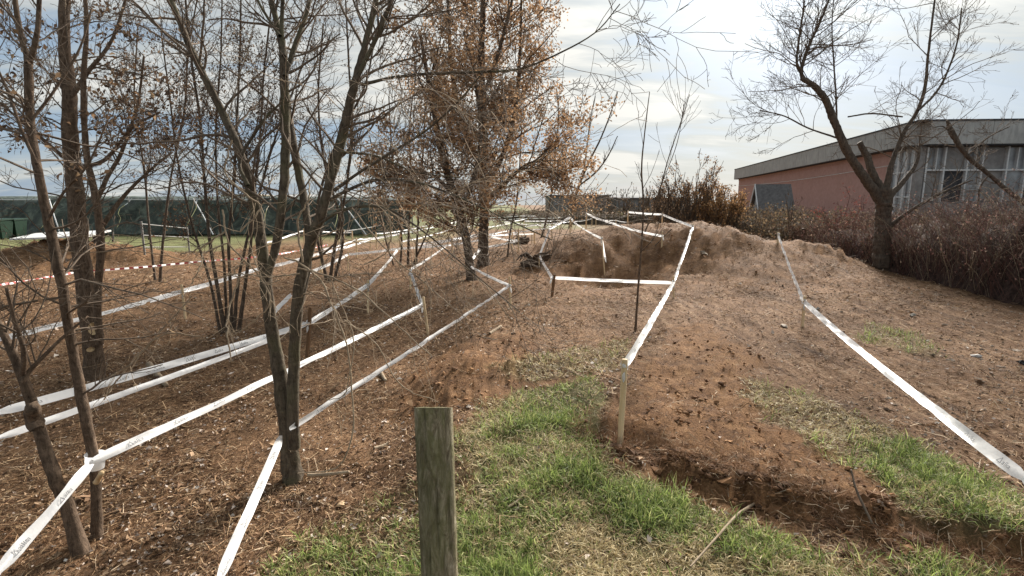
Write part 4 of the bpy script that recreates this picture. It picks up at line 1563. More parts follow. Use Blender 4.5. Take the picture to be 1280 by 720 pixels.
coppice('elm_shrub', 'slender dark stems with buds between the twin trunks and the leafy trees', 410, 352, [
    ([(412, 352, 9), (420, 300, 8), (432, 240, 7), (440, 160, 6), (436, 80, 5), (432, 0, 4)], 0.8),
    ([(418, 352, 8), (428, 290, 7), (405, 200, 6), (398, 120, 5), (404, 30, 4)], 0.4),
    ([(408, 350, 8), (395, 270, 7), (420, 180, 6), (455, 110, 5), (470, 40, 4)], 1.2)], 'bark_dark', 4200, wts=(1, 2, 0.5, 5), count=17, rmin=0.0026, lsize=(0.02, 0.045), Lr=(0.5, 1.3), lo=0.35)
coppice('elm_shrub', 'thin dark bare stems beside the thick wounded trunk', 196, 352, [
    ([(200, 352, 7), (205, 290, 6), (214, 220, 5), (230, 140, 5), (236, 60, 4), (250, -20, 3)], 0.5),
    ([(194, 350, 6), (186, 280, 5), (180, 210, 5), (168, 130, 4), (172, 40, 3)], 0.9)], 'bark_dark', 2200, wts=(1, 2, 1, 4), count=22, rmin=0.003, Lr=(0.5, 1.2), lo=0.35, lsize=(0.03, 0.06))

# --- brown leafed trees in the middle
def leafy(name, label, px, py, specs, nleaf, count, opt, mat='bark_dark', L=(0.9, 2.0), lo=0.2, size=(0.05, 0.10), spread=0.11, cols=RUST, wts=(4, 3, 3, 2)):
    b = G(px, py)
    t = tree(name, label, 'tree', b)
    st = add_stems(t, specs, b[1], mat, 0.25, 12)
    tb, tips = Tubes(), []
    for i, s in enumerate(st):
        sprout(tb, *s, count[i] if i < len(count) else count[-1], opt, tips, lo, 1, L)
    tb.build('branches', MATS['twig_dark'], t)
    leaves_on(tips, nleaf, spread, size, cols, wts, 'withered_leaves', t, aspect=0.6)
    return t


OPT = dict(n=(7, 5, 4), k=(8, 4), rmin=0.0036, wob=0.15, up=0.03, ratio=0.5, rmax=0.022)
leafy('hornbeam_tree', 'brown leafed tree on the nearer leaning dark trunk in the middle', 590, 350,
      [([(590, 354, 22), (587, 330, 18), (583, 300, 18), (575, 270, 17), (566, 240, 16), (556, 205, 14), (546, 160, 12), (535, 100, 9), (525, 40, 6)], 0.6),
       ([(574, 268, 10), (590, 230, 9), (600, 180, 8), (596, 110, 7), (580, 40, 5)], 0.2),
       ([(568, 245, 9), (545, 222, 7), (520, 212, 5), (500, 215, 3)], -0.4)], 13000, (22, 14, 9), OPT, L=(0.7, 1.6))
leafy('hornbeam_tree', 'tall broad brown leafed tree on the stout upright trunk in the middle', 604, 332,
      [([(604, 335, 26), (604, 310, 21), (605, 280, 20), (606, 240, 19), (606, 190, 17), (603, 130, 15), (602, 70, 13), (604, 0, 10), (606, -90, 7)], 0.5),
       ([(606, 235, 11), (630, 190, 9), (645, 130, 8), (650, 60, 6), (652, -20, 4)], 0.5),
       ([(606, 215, 11), (580, 160, 9), (565, 90, 8), (560, 10, 6), (560, -70, 4)], 0.9),
       ([(605, 255, 9), (635, 225, 8), (660, 205, 6), (685, 200, 4)], -0.4),
       ([(604, 120, 8), (625, 60, 7), (640, 0, 5), (655, -60, 4)], -0.8)], 29000, (44, 22, 22, 18, 18), dict(OPT, k=(8, 3)), L=(0.8, 1.9))
coppice('hornbeam_sapling', 'clump of thin dark stems with brown leaves left of the leafy trees', 508, 332, [
    ([(500, 335, 6), (502, 300, 5), (498, 250, 5), (490, 190, 4), (486, 120, 3)], 0.4), ([(510, 333, 7), (511, 290, 6), (514, 230, 5), (512, 160, 4), (520, 90, 3)], 0.2),
    ([(520, 331, 6), (522, 290, 5), (526, 230, 5), (530, 170, 4), (532, 110, 3)], 0.7), ([(494, 338, 5), (480, 290, 4), (474, 230, 4), (462, 170, 3)], 0.5),
    ([(515, 334, 5), (538, 280, 4), (550, 230, 3)], 0.3)], 'bark_dark', 3000, cols=RUST, wts=(2, 4, 1, 4), count=9, rmin=0.004, Lr=(0.5, 1.3), lsize=(0.05, 0.09), lo=0.25, spread=0.1, opt=dict(up=0.03))
coppice('young_tree', 'very thin dark stem standing right of the stout leafy trunk', 634, 322, [([(634, 323, 5), (638, 290, 4), (646, 250, 4), (650, 200, 3), (652, 150, 2.5)], 0.2)],
        'bark_dark', 500, cols=RUST, wts=(2, 3, 1, 3), count=9, rmin=0.004, Lr=(0.4, 0.9), lsize=(.05, .08))
coppice('young_tree', 'thin dark tree with fine twigs just right of the brown leafed crown', 679, 297, [
    ([(676, 300, 6), (684, 270, 5), (690, 235, 4), (694, 190, 3.5), (698, 150, 3), (696, 110, 2)], 0.3), ([(690, 240, 3), (704, 205, 3), (712, 170, 2)], 0.4)],
        'bark_dark', 900, cols=RUST, wts=(1, 3, 0, 5), count=14, rmin=0.005, Lr=(0.5, 1.1), lsize=(.04, .07))
coppice('young_tree', 'bare sapling leaning right at the left end of the mound', 714, 284, [
    ([(712, 288, 9), (716, 262, 7), (723, 235, 6), (735, 205, 5), (750, 175, 4), (762, 145, 3), (772, 115, 2)], 0.3), ([(724, 232, 4), (745, 215, 4), (760, 195, 3), (772, 170, 2)], 0.2),
    ([(730, 215, 4), (734, 180, 3), (738, 150, 2.5), (744, 120, 2)], 0.3), ([(718, 250, 3), (708, 215, 3), (702, 190, 2)], 0.3)], 'bark_dark', None, count=8, rmin=0.0048, Lr=(0.5, 1.3), opt=dict(k=(3, 1), up=0.14, wob=0.07))
coppice('young_tree', 'straight slim bare sapling in front of the pit', 795, 414, [
    ([(794, 416, 6), (797, 370, 5.5), (800, 330, 5.5), (803, 290, 5), (804, 250, 4.5), (802, 210, 4), (806, 165, 3), (812, 115, 2)], 0.1),
    ([(806, 290, 3.5), (818, 262, 3.5), (828, 225, 3), (838, 190, 2.5), (852, 150, 2), (862, 118, 1.6)], 0.1), ([(800, 316, 2.5), (814, 302, 2.2), (822, 290, 1.8)], -0.1),
    ([(826, 232, 2), (846, 180, 1.8), (855, 130, 1.4)], -0.1)], 'bark_brown', None, count=6, rmin=0.0022, Lr=(0.25, 0.6), opt=dict(n=(5, 3), k=(2,), up=0.2, wob=0.07), lo=0.45, twig='twig_brown')

# --- big old tree at the brambles
b = v3(9.15, 12.7, 0)
b[2] = float(H(b[0], b[1]))
t = tree('old_willow', 'old forked bare tree with broken limbs rising from the brambles at right', 'tree', b)
st = add_stems(t, [([(1102, 350, 50), (1103, 310, 42), (1104, 270, 38), (1106, 235, 36)], 0.0),
                   ([(1103, 255, 30), (1088, 232, 25), (1070, 208, 22), (1055, 180, 21), (1042, 150, 19), (1032, 125, 17), (1018, 108, 15), (1002, 97, 13)], -0.3),
                   ([(1104, 240, 20), (1090, 215, 19), (1084, 196, 17), (1074, 178, 14)], 0.3),
                   ([(1107, 245, 20), (1112, 215, 15), (1118, 195, 11), (1130, 165, 10), (1146, 140, 9), (1156, 110, 8), (1160, 70, 6), (1166, 20, 5), (1175, -50, 4)], 0.3),
                   ([(1108, 250, 18), (1128, 228, 13), (1145, 205, 9), (1150, 180, 7)], 0.8),
                   ([(1100, 292, 14), (1140, 262, 8), (1180, 240, 6), (1215, 225, 4)], -0.4),
                   ([(1148, 138, 6), (1168, 118, 6), (1182, 95, 5), (1196, 55, 4), (1202, 10, 3)], 0.4),
                   ([(1003, 98, 10), (1002, 85, 9), (1012, 55, 8), (1024, 30, 6), (1040, -10, 5)], -0.2),
                   ([(1006, 98, 7), (996, 80, 6), (1000, 40, 5), (1005, 0, 4), (1000, -50, 3)], 0.3),
                   ([(1046, 158, 5), (1045, 120, 4.5), (1042, 75, 4), (1040, 30, 3), (1044, -20, 2)], -0.4),
                   ([(1045, 172, 5), (1010, 160, 4), (980, 145, 3.5), (950, 138, 3)], -0.3),
                   ([(1060, 146, 4), (1090, 142, 4), (1128, 146, 4)], 0.1)], b[1], 'bark_right', 0.2, 14, 0.46)
tb, tips = Tubes(), []
OPT = dict(n=(7, 5, 4), k=(7, 3), rmin=0.0034, wob=0.14, up=0.03, ratio=0.52, rmax=0.014)
for i, c in ((1, 8), (3, 16), (4, 6), (5, 6), (6, 20), (7, 30), (8, 26), (9, 24), (10, 16), (11, 6)):
    sprout(tb, *st[i], c, OPT, tips, 0.55 if i == 1 else 0.2, 1, (0.6, 1.6))
tb.build('twigs', MATS['twig_brown'], t)
# broken pole-like limb leaning to the right
bb = v3(11.6, 13.6, 0)
bb[2] = float(H(11.6, 13.6))
t = tree('snapped_tree', 'snapped grey tree leaning in the brambles before the grey facade', 'tree', bb)
st = add_stems(t, [([(1292, 262, 14), (1262, 240, 12), (1235, 217, 12), (1212, 198, 13), (1198, 180, 14), (1188, 162, 15), (1184, 150, 6)], 0.0),
                   ([(1208, 196, 6), (1235, 172, 4), (1262, 158, 3)], 0.3), ([(1236, 218, 5), (1225, 235, 5), (1222, 262, 4)], -0.2), ([(1192, 168, 4), (1178, 158, 3), (1166, 160, 2)], 0)], bb[1], 'bark_right', 0, 10, 0.42)
tb, tips = Tubes(), []
for s in st:
    sprout(tb, *s, 6, OPT, tips, 0.2, 1, (0.4, 0.9))
tb.build('twigs', MATS['twig_brown'], t)


# --- shrubs in the middle distance
def shrub(name, label, px, Y, pyt, width_px, n, mat, cols, wts, nleaf, lsize=(0.07, 0.14), up=0.10, rmin=0.010, group=None):
    g = PY(px, 300, Y)
    base = v3(g[0], Y, float(H(g[0], Y)))
    top = PY(px, pyt, Y)[2] - base[2]
    hw = width_px / 2 * Y / 640
    t = tree(name, label, 'shrub', base, group)
    tb, tips = Tubes(), []
    O = dict(n=(7, 5, 4), k=(5, 3), rmin=rmin, wob=0.10, up=up, ratio=0.42, ang=(0.3, 0.8))
    for i in range(n):
        x = rng.uniform(-1, 1)
        p = base + v3(x * hw * 0.5, rng.uniform(-.6, .6) * hw * 0.6, -0.05)
        d = unit(v3(x * hw * 0.55 / top + 0.12 * rng.normal(), 0.2 * rng.normal(), 1))
        grow(tb, p, d, top * rng.uniform(0.62, 1.0) * (1 - 0.25 * abs(x)), rmin * 3.2, 0, O, tips)
    tb.build('branches', MATS[mat], t)
    if nleaf:
        leaves_on(tips, nleaf, 0.10, lsize, cols, wts, 'leaves', t)


ORANGE = [(0.30, 0.17, 0.075), (0.22, 0.115, 0.055), (0.38, 0.23, 0.11), (0.12, 0.07, 0.045)]
shrub('willow_shrub', 'tall dark brown shrub with seed heads behind the mound crest', 842, 27, 203, 70, 30, 'twig_dark', DEAD, (3, 3, 1, 3), 1700)
shrub('willow_shrub', 'brown shrub in the middle of the group left of the workshop', 872, 28, 196, 70, 30, 'twig_brown', ORANGE, (3, 3, 1, 2), 2600)
shrub('willow_shrub', 'orange brown dense shrub against the end of the workshop', 900, 27, 226, 60, 30, 'twig_brown', ORANGE, (4, 2, 4, 1), 4200, up=0.04)
shrub('bare_shrub', 'grey bare shrub in front of the far warehouse', 772, 48, 226, 40, 16, 'twig_brown', DEAD, (1, 1, 1, 1), 250, rmin=0.014)
shrub('bare_shrub', 'low bare shrub between the slim sapling and the warehouse', 745, 60, 236, 34, 12, 'twig_brown', DEAD, (1, 1, 1, 1), 0, rmin=0.016)
shrub('bare_shrub', 'bare grey shrub right behind the slim sapling', 808, 44, 232, 44, 16, 'twig_brown', DEAD, (1, 1, 1, 1), 300, rmin=0.014)
shrub('bare_shrub', 'bare brown shrub under the slim sapling fork by the crest', 826, 34, 236, 40, 16, 'twig_brown', DEAD, (1, 1, 1, 1), 700, rmin=0.011)
shrub('red_twigged_shrub', 'dark reddish shrub in front of the red wall by the old tree', 1055, 17, 238, 60, 12, 'twig_red', [(0.16, 0.05, 0.04)], (1,), 500, lsize=(0.05, 0.09), up=0.03, rmin=0.006)
shrub('red_twigged_shrub', 'thin bare shrub before the little shed', 990, 19, 232, 24, 5, 'twig_dark', DEAD, (1, 1, 1, 1), 60, rmin=0.006)


# ------------------------------------------------------------------ brambles
def thicket(name, label, line, hfun, depth, ncane, nleaf, cols, wts, mats, seed, rmin=0.004, leaf=(0.05, 0.10), core_mat='thicket_core'):
    r = np.random.default_rng(seed)
    line = np.array(line, float)
    seg = np.linalg.norm(np.diff(line, axis=0), axis=1)
    cum = np.concatenate([[0], np.cumsum(seg)])

    def at(s, dd):
        x = np.interp(s, cum, line[:, 0])
        y = np.interp(s, cum, line[:, 1])
        e = 0.3
        tx = np.interp(s + e, cum, line[:, 0]) - np.interp(s - e, cum, line[:, 0])
        ty = np.interp(s + e, cum, line[:, 1]) - np.interp(s - e, cum, line[:, 1])
        L = np.hypot(tx, ty) + 1e-9
        return x + ty / L * dd, y - tx / L * dd
    # dense core
    ns, nd = 110, 26
    S, D = np.meshgrid(np.linspace(0, cum[-1], ns), np.linspace(0.12, depth, nd))
    X, Yv = at(S, D)
    prof = sstep(0.05, 0.55, D) * (1 - 0.55 * sstep(depth * 0.75, depth, D))
    Z = H(X, Yv) - 0.1 + (hfun(Yv) * 0.80 * prof) * (0.82 + 0.36 * fbm(X * 1.1, Yv * 1.1, 4, seed))
    Xn = X + 0.18 * fbm(X * 2 + 5, Yv * 2, 3, seed + 3)
    a = np.arange((nd - 1) * (ns - 1))
    q, c = a // (ns - 1), a % (ns - 1)
    k = q * ns + c
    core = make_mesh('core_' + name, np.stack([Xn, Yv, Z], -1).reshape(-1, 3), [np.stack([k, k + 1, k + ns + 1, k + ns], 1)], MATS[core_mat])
    core.name = name
    tag(core, label, 'brambles', kind='stuff')
    tb = {m: Tubes() for m in mats}
    P0 = []
    for i in range(ncane):
        s = r.uniform(0, cum[-1])
        dd = depth * r.random() ** 1.7
        x, y = at(s, dd + 0.05)
        h = float(hfun(y)) * r.uniform(0.55, 1.15) * (0.72 + 0.28 * min(1, dd / 0.6))
        z0 = float(H(x, y))
        if r.random() < 0.5:
            z0 += h * r.uniform(0.2, 0.6)
            h *= 0.55
        dirn = r.uniform(0, 6.283)
        reach = h * r.uniform(0.2, 1.3)
        if r.random() < 0.25:
            reach *= 0.3
        t = np.linspace(0, 1, 7)
        bend = r.uniform(0.9, 1.9)
        zz = z0 + h * np.sin(np.minimum(t * bend, 3) * 1.2) / math.sin(min(1.5707, bend * 1.2))
        pts = np.stack([x + np.cos(dirn) * reach * t + 0.03 * r.normal(size=7), y + np.sin(dirn) * reach * t + 0.03 * r.normal(size=7), zz + 0.03 * r.normal(size=7)], 1)
        tb[mats[int(r.integers(len(mats)))]].add(pts, np.linspace(rmin * r.uniform(0.9, 1.8), rmin * 0.6, 7), 3)
        P0.append(pts)
    for m in sorted(set(mats)):
        o = tb[m].build('canes', MATS[m], None)
        o.parent = core
    lv = leaves_on(P0, nleaf, 0.09, leaf, cols, wts, 'leaves', None)
    lv.parent = core


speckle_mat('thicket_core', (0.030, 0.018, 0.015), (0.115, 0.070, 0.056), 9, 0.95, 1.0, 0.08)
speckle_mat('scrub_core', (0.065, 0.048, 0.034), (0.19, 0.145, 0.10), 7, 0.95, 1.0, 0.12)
BR = [(0.20, 0.105, 0.088), (0.28, 0.165, 0.135), (0.12, 0.066, 0.056), (0.36, 0.26, 0.19), (0.14, 0.11, 0.065)]
line_r = [(7.7, 2.0), (8.2, 5.0), (8.75, 8.6), (9.2, 12.2), (9.6, 15.5), (10.1, 19.0)]
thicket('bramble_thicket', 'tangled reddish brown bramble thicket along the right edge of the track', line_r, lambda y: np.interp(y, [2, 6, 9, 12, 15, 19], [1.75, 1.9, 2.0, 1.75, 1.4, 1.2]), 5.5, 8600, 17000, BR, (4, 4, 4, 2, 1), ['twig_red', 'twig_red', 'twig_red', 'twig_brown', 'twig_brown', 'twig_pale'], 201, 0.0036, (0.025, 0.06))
line_f = [(9.6, 18.5), (10.6, 22.0), (11.6, 27.0), (12.6, 34.0)]
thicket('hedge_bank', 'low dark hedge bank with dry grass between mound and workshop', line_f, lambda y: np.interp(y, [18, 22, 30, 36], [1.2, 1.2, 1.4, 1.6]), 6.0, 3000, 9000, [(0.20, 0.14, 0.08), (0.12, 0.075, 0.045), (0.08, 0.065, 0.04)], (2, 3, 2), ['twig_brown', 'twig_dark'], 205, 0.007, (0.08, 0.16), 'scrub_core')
line_h = [(14.0, 37.0), (9.0, 42.0), (2.0, 50.0), (-4.0, 62.0)]
thicket('distant_hedge', 'brown scrub along the far edge of the field in the centre', line_h, lambda y: np.interp(y, [36, 45, 62], [2.0, 1.2, 0.9]), 8.0, 1800, 4000, [(0.17, 0.12, 0.075), (0.11, 0.08, 0.05), (0.09, 0.085, 0.05)], (2, 2, 2), ['twig_brown', 'twig_dark'], 207, 0.012, (0.12, 0.3), 'scrub_core')

# ------------------------------------------------------------------ ground details
# leaf litter
def scatter_litter():
    n = 140000
    x, y = field(n, 1.35, 19.0)
    dens = 1 - sstep(0.6, 1.6, x + 0.05 * y - 0.2) * 0.80
    dens *= 0.25 + 0.85 * sstep(-0.25, 0.30, fbm(x * 1.1, y * 1.1, 4, 301, 0.65))
    gr, di = zone('grass', x, y), zone('dirt', x, y)
    dens = dens * np.where(gr, 0.06, 1) * np.where(di, 0.15, 1)
    keep = rng.random(n) < dens
    x, y = x[keep], y[keep]
    n = len(x)
    z = zfull(x, y) + rng.uniform(0.003, 0.014, n)
    s = np.exp(rng.normal(size=n) * 0.45) * 0.019 * (1 + 0.06 * y)
    c = pick(n, [(0.54, 0.45, 0.38), (0.35, 0.235, 0.145), (0.23, 0.138, 0.08), (0.10, 0.06, 0.036), (0.66, 0.59, 0.51)], (1.8, 5, 5, 3, 0.6))
    o = flakes('leaf_litter', np.stack([x, y, z], 1), s, 0.6, c, MATS['litter'], flat=0.75, normal_up=0.65, fold=0.35)
    tag(o, 'pale and brown fallen leaf fragments covering the woodland floor', 'leaves', kind='stuff')


scatter_litter()


def strips(name, label, x, y, z, L, w, cols, wts, mat, lift=0.2):
    n = len(x)
    az = rng.uniform(0, 6.283, n)
    el = np.abs(rng.normal(size=n)) * lift
    d = np.stack([np.cos(az) * np.cos(el), np.sin(az) * np.cos(el), np.sin(el)], 1)
    sd = unit(np.cross(d, [0, 0, 1.0]) + 0.6 * rng.normal(size=(n, 3)))
    p0 = np.stack([x, y, z], 1)
    bend = rng.normal(size=(n, 3)) * (L * 0.20)[:, None]
    bend[:, 2] = np.abs(bend[:, 2]) * 0.6
    mid = p0 + d * (L / 2)[:, None] + bend
    tip = p0 + d * L[:, None]
    tip[:, 2] = np.minimum(tip[:, 2], mid[:, 2] + 0.02)
    hw = (w / 2)[:, None]
    V = np.stack([p0 - sd * hw, p0 + sd * hw, mid + sd * hw, mid - sd * hw, tip], 1).reshape(-1, 3)
    i = np.arange(n) * 5
    Q = np.stack([i, i + 1, i + 2, i + 3], 1)
    T = np.stack([i + 3, i + 2, i + 4], 1)
    o = make_mesh(name, V, [Q, T], MATS[mat], None, False, np.repeat(pick(n, cols, wts), 5, 0))
    return tag(o, label, name.split('_')[-1], kind='stuff')


def scatter_straw():
    n = 300000
    x, y = field(n, 1.35, 20.0)
    di = zone('dirt', x, y)
    gr = zone('grass', x, y)
    dens = (0.30 + 0.70 * sstep(-0.30, 0.25, fbm(x * 1.2 + 4, y * 1.2, 4, 311, 0.6))) * np.where(di, 0.25, 1) * np.where(gr, 0.2, 1)
    dens *= 1 - 0.62 * sstep(1.8, 3.0, x + 0.05 * y) * (1 - sstep(7, 10, y))
    k = rng.random(n) < dens * 0.85
    x, y = x[k], y[k]
    n = len(x)
    z = zfull(x, y) + 0.004
    L = np.exp(rng.normal(size=n) * 0.5) * 0.045 * (1 + 0.08 * y)
    w = rng.uniform(0.002, 0.0045, n) * (1 + 0.14 * y)
    strips('dry_straw', 'dry straw, stalks and thin twigs strewn over the ground', x, y, z, L, w, [(0.43, 0.295, 0.170), (0.30, 0.185, 0.100), (0.175, 0.098, 0.052), (0.56, 0.43, 0.29), (0.075, 0.040, 0.022)], (3.5, 5, 5, 1, 4), 'litter', 0.16)
    # roots and stalks hanging from the cut face
    n = 5200
    x = rng.uniform(0.45, 3.0, n)
    y = 3.62 - (x - 0.5) * 0.75 + rng.normal(size=n) * 0.14 + 0.02
    z = H(x, y) + rng.uniform(0.0, 0.05, n)
    strips('root_strands', 'fine roots and stalks sticking out of the cut soil edge', x, y, z, rng.uniform(0.03, 0.14, n), rng.uniform(0.0012, 0.003, n), [(0.30, 0.17, 0.09), (0.16, 0.08, 0.04), (0.50, 0.40, 0.28)], (4, 5, 1.2), 'litter', 0.5)


scatter_straw()


def scatter_grass():
    n = 540000
    x, y = field(n, 1.25, 8.0, 1.15, 0.6)
    g = soft_zone('grass', x, y)
    th = soft_zone('thin', x, y)
    stw = soft_zone('straw', x, y)
    lush = sstep(-0.22, 0.28, fbm(x * 2.6 + 3, y * 2.6, 4, 321, 0.65))
    dens = np.maximum(np.maximum(g * (0.75 + 0.25 * lush), th * 0.42 * (0.25 + lush)), stw * 0.6)
    near_bank = np.exp(-((bank_s(x, y) - 0.03) / 0.10) ** 2) * (x > 0.55) * (x < 2.6)
    dens *= 1 - np.clip(near_bank, 0, 1)
    dens *= np.where((bank_s(x, y) > 0.05) & (x > 0.5) & (x < 1.9) & (bank_s(x, y) < 0.9), 0.25, 1)
    k = rng.random(n) < dens
    x, y, lush, g, stw = x[k], y[k], lush[k], g[k], stw[k]
    n = len(x)
    tuft = fbm(x * 6, y * 6, 2, 331)
    z = zfull(x, y) - 0.004
    green_p = np.clip(0.48 + 0.36 * lush + 0.55 * tuft - 0.55 * stw - 0.25 * (1 - g), 0.03, 0.93)
    isg = rng.random(n) < green_p
    L = np.where(isg, rng.uniform(0.03, 0.10, n) * (0.8 + 0.5 * lush), rng.uniform(0.03, 0.10, n)) * (1 + 0.35 * tuft)
    w = rng.uniform(0.0030, 0.0062, n) * (1 + 0.06 * y)
    cg = pick(n, [(0.225, 0.285, 0.080), (0.30, 0.37, 0.11), (0.105, 0.145, 0.042), (0.40, 0.41, 0.17)], (4, 3, 4, 3), 0.28)
    cs = pick(n, [(0.56, 0.46, 0.25), (0.44, 0.34, 0.18), (0.66, 0.56, 0.34), (0.27, 0.20, 0.105)], (4, 4, 2, 3), 0.15)
    col = np.where(isg[:, None], cg, cs)
    az = rng.uniform(0, 6.283, n)
    lean = np.where(isg, rng.uniform(0.2, 1.25, n), rng.uniform(0.7, 1.5, n))
    d = np.stack([np.cos(az) * np.sin(lean), np.sin(az) * np.sin(lean), np.cos(lean)], 1)
    sd = unit(np.cross(d, [0, 0, 1.0]) + 0.3 * rng.normal(size=(n, 3)))
    p0 = np.stack([x, y, z], 1)
    mid = p0 + d * (L * 0.55)[:, None]
    d2 = unit(d + np.array([0, 0, -0.45]) + 0.25 * rng.normal(size=(n, 3)))
    tip = mid + d2 * (L * 0.5)[:, None]
    hw = (w / 2)[:, None]
    V = np.stack([p0 - sd * hw, p0 + sd * hw, mid + sd * hw * 0.8, mid - sd * hw * 0.8, tip], 1).reshape(-1, 3)
    i = np.arange(n) * 5
    o = make_mesh('grass', V, [np.stack([i, i + 1, i + 2, i + 3], 1), np.stack([i + 3, i + 2, i + 4], 1)], MATS['grass_blade'], None, False, np.repeat(col, 5, 0))
    tag(o, 'short green and straw coloured grass of the foreground turf', 'grass', kind='stuff')


scatter_grass()


def lumps(name, label, cat, x, y, z, s, cols, wts, mat, flat=0.7, sub=True):
    """small broken clods: jittered octahedra subdivided once"""
    base = np.array([(1, 0, 0), (-1, 0, 0), (0, 1, 0), (0, -1, 0), (0, 0, 1), (0, 0, -1)], float)
    tr = [(0, 2, 4), (2, 1, 4), (1, 3, 4), (3, 0, 4), (2, 0, 5), (1, 2, 5), (3, 1, 5), (0, 3, 5)]
    vs = [tuple(v) for v in base]
    idx = {}

    def midp(a, b):
        kk = (min(a, b), max(a, b))
        if kk not in idx:
            m = np.array(vs[a]) + np.array(vs[b])
            vs.append(tuple(m / np.linalg.norm(m)))
            idx[kk] = len(vs) - 1
        return idx[kk]
    F = [] if sub else list(tr)
    for a, b, c in (tr if sub else []):
        ab, bc, ca = midp(a, b), midp(b, c), midp(c, a)
        F += [(a, ab, ca), (ab, b, bc), (ca, bc, c), (ab, bc, ca)]
    S = np.array(vs)
    F = np.array(F)
    n, m = len(x), len(S)
    V = S[None] * (1 + 0.36 * rng.normal(size=(n, m, 1)).clip(-1.5, 1.5)) * s[:, None, None] * np.stack([rng.uniform(.7, 1.3, n), rng.uniform(.7, 1.3, n), np.full(n, flat)], 1)[:, None]
    a = rng.uniform(0, 6.283, n)
    ca, sa = np.cos(a)[:, None], np.sin(a)[:, None]
    V = np.stack([V[..., 0] * ca - V[..., 1] * sa, V[..., 0] * sa + V[..., 1] * ca, V[..., 2]], -1) + np.stack([x, y, z], 1)[:, None]
    FF = (F[None] + (np.arange(n) * m)[:, None, None]).reshape(-1, 3)
    o = make_mesh(name, V.reshape(-1, 3), [FF], MATS[mat], None, flat >= 0.65, np.repeat(pick(n, cols, wts), m, 0))
    return tag(o, label, cat, kind='stuff')


def scatter_clods():
    n = 330000
    x, y = field(n, 1.6, 18.0, 1.2, 0.5)
    di = zone('dirt', x, y).astype(float)
    w = np.maximum(di, 0.8 * rough_dirt(x, y))
    bk = np.exp(-((bank_s(x, y) + 0.05) / 0.12) ** 2) * (x > 0.45) * (x < 3.2)
    w = np.maximum(np.maximum(w * 0.5, bk), 0.16 * np.exp(-((x - 5.2) / 3.4) ** 2 - ((y - 12.6) / 3.0) ** 2))
    k = rng.random(n) < w * 0.09
    x, y = x[k], y[k]
    n = len(x)
    s = np.exp(rng.normal(size=n) * 0.8) * 0.0060 * (1 + 0.10 * y)
    z = zfull(x, y) + s * 0.2
    big = s > np.quantile(s, 0.93)
    s = np.minimum(s, 0.017 * (1 + 0.07 * y))
    lumps('soil_lumps', 'larger lumps of soil on the dug ground and mound', 'clods', x[big], y[big], z[big], s[big], [(0.21, 0.108, 0.050), (0.28, 0.155, 0.078), (0.14, 0.070, 0.034)], (4, 3, 4), 'clod', 0.6)
    x, y, z, s = x[~big], y[~big], z[~big], s[~big]
    lumps('soil_clods', 'crumbly brown soil clods on the dug ground', 'clods', x, y, z, s, [(0.22, 0.112, 0.052), (0.30, 0.165, 0.080), (0.14, 0.068, 0.032)], (4, 3, 4), 'clod', sub=False)
    n = 5200
    y = np.exp(rng.uniform(math.log(2.2), math.log(15), n))
    x = rng.uniform(0.45, 1.1, n) * y * 0.95 + 0.9
    k = (fbm(x * .7, y * .7, 3, 341) + 0.25 * sstep(0.5, 0.9, x / y)) > 0.05
    x, y = x[k], y[k]
    k = x < 8.3
    x, y = x[k], y[k]
    n = len(x)
    s = np.exp(rng.normal(size=n) * 0.5) * 0.0065 * (1 + 0.08 * y)
    z = zfull(x, y) + s * 0.15
    lumps('gravel', 'pale gravel and stones scattered over the track at right', 'gravel', x, y, z, s, [(0.36, 0.29, 0.23), (0.26, 0.19, 0.14), (0.48, 0.42, 0.36), (0.15, 0.105, 0.07)], (4, 5, .8, 4), 'clod', 0.55, sub=False)


scatter_clods()


def torn_lip():
    n = 520
    x = rng.uniform(0.55, 3.1, n)
    y = 3.62 - (x - 0.5) * 0.75 + rng.normal(size=n) * 0.11 - 0.03
    s_ = np.exp(rng.normal(size=n) * 0.55) * 0.016
    s_ = np.minimum(s_, 0.042)
    lumps('torn_clods', 'torn dark clods along the ragged edge of the cut soil', 'clods', x, y, zfull(x, y) + s_ * 0.1, s_, [(0.13, 0.066, 0.031), (0.19, 0.10, 0.047), (0.085, 0.044, 0.023)], (4, 3, 4), 'clod', 0.6)


torn_lip()


# root stumps and single sticks
def stump(px, py, label, sc=1.0):
    b = G(px, py)
    t = tree('root_stump', label, 'stump', b)
    P = np.array([b - v3(.30, 0, .02), b + v3(-.05, -.03, .10), b + v3(.22, .02, .13), b + v3(.42, .05, .22)])
    stem_mesh('trunk', P, np.array([.10, .13, .10, .06]) * sc, MATS['bark_dark'], t, 10, 16, 0.3)
    for k in range(7):
        a = rng.uniform(0, 6.28)
        P2 = np.array([b + v3(0, 0, .1), b + v3(.28 * math.cos(a), .2 * math.sin(a), .22 + .1 * rng.random()), b + v3(.5 * math.cos(a + .3), .34 * math.sin(a + .3), .12 + .3 * rng.random())])
        stem_mesh('root', P2, np.array([.055, .035, .012]) * sc, MATS['bark_dark'], t, 7, 10, 0.2)


stump(667, 331, 'dark uprooted stump lying left of the pit')
stump(650, 305, 'darker root heap behind the uprooted stump', 1.3)


def loose_stick(pts, label, mat='twig_pale', lift=0.02, knots=True):
    P = []
    r = []
    for px, py, w, up in pts:
        g = G(px, py)
        g[2] += lift + up
        P.append(g)
        r.append(w * camdepth(g) / 640 / 2)
    o, _, _ = stem_mesh('loose_stick', np.array(P), np.array(r), MATS[mat], None, 7, 22, 0.12)
    tag(o, label, 'stick')


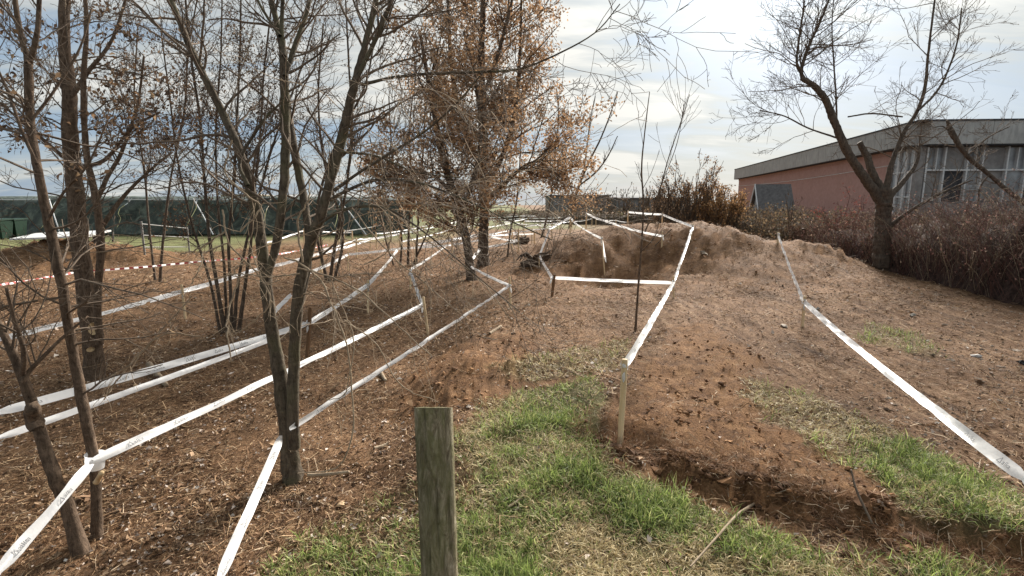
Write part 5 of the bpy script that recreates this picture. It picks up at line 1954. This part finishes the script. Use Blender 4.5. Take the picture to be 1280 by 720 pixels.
loose_stick([(862, 722, 2.5, .03), (890, 690, 3, .03), (918, 655, 3.5, .02), (931, 642, 4, .0), (944, 633, 3, .0)], 'long pale dry stalk lying on the grass before the cut soil')
loose_stick([(612, 419, 4, 0), (626, 410, 4, 0)], 'short whitish stick on the litter left of the tilled soil')
loose_stick([(660, 612, 4, 0), (650, 628, 4, 0), (634, 640, 3, .0)], 'short pale twig on the turf right of the post')
loose_stick([(475, 466, 5, 0), (482, 478, 4, 0)], 'small broken twig on the litter behind the post')
loose_stick([(187, 462, 7, 0.05), (200, 474, 7, 0), (208, 484, 6, 0)], 'pale broken branch end lying below the close pair of tapes')
loose_stick([(468, 566, 6, 0.01), (482, 560, 5, 0), (486, 556, 4, 0)], 'little pale stick on the litter left of the post')
loose_stick([(1088, 672, 3, .06), (1068, 640, 3, .1), (1060, 620, 2, .14)], 'thin stalk sticking out of the cut soil at right', 'twig_brown')
loose_stick([(819, 308, 1.6, .0), (838, 300, 1.4, .25)], 'slanting cross stick leaning by the stake on the mound', 'twig_brown')


def stone(px, py, wpx, label, col, flat=0.6):
    g = G(px, py)
    s = wpx / 2 * 0.7 * camdepth(g) / 640
    n = 1
    o = lumps('loose_stone', label, 'stone', np.array([g[0]]), np.array([g[1]]), np.array([g[2] + s * 0.25]), np.array([s]), [col], (1,), 'clod', flat)
    del o['kind']


stone(641, 418, 9, 'dark stone beside the short whitish stick', (0.16, 0.13, 0.11))
stone(1022, 387, 10, 'pale flat stone just right of the stake on the long tape', (0.42, 0.38, 0.33))
stone(1140, 395, 11, 'pale stone on the gravel below the brambles', (0.40, 0.36, 0.31))
stone(1221, 446, 13, 'whitish stone in the gravel near the right edge', (0.50, 0.47, 0.44))
stone(1277, 455, 14, 'black lump at the right edge on the gravel track', (0.02, 0.02, 0.02))
stone(980, 408, 14, 'pale flat stone left of the stake on the long tape', (0.40, 0.34, 0.28), 0.3)
stone(880, 318, 12, 'stone on the flank of the mound', (0.34, 0.27, 0.20))
stone(427, 632, 12, 'ochre stone half sunk in the grass left of the post', (0.42, 0.30, 0.18))

for o in bpy.data.objects:
    if o.parent is not None and o.name.split('.')[0] in ('twigs', 'branches', 'withered_leaves', 'leaves', 'canes'):
        o['kind'] = 'stuff'

#print('TRIS', sum(len(o.data.loop_triangles) or sum(len(p.vertices) - 2 for p in o.data.polygons) for o in bpy.data.objects if o.type == 'MESH'))
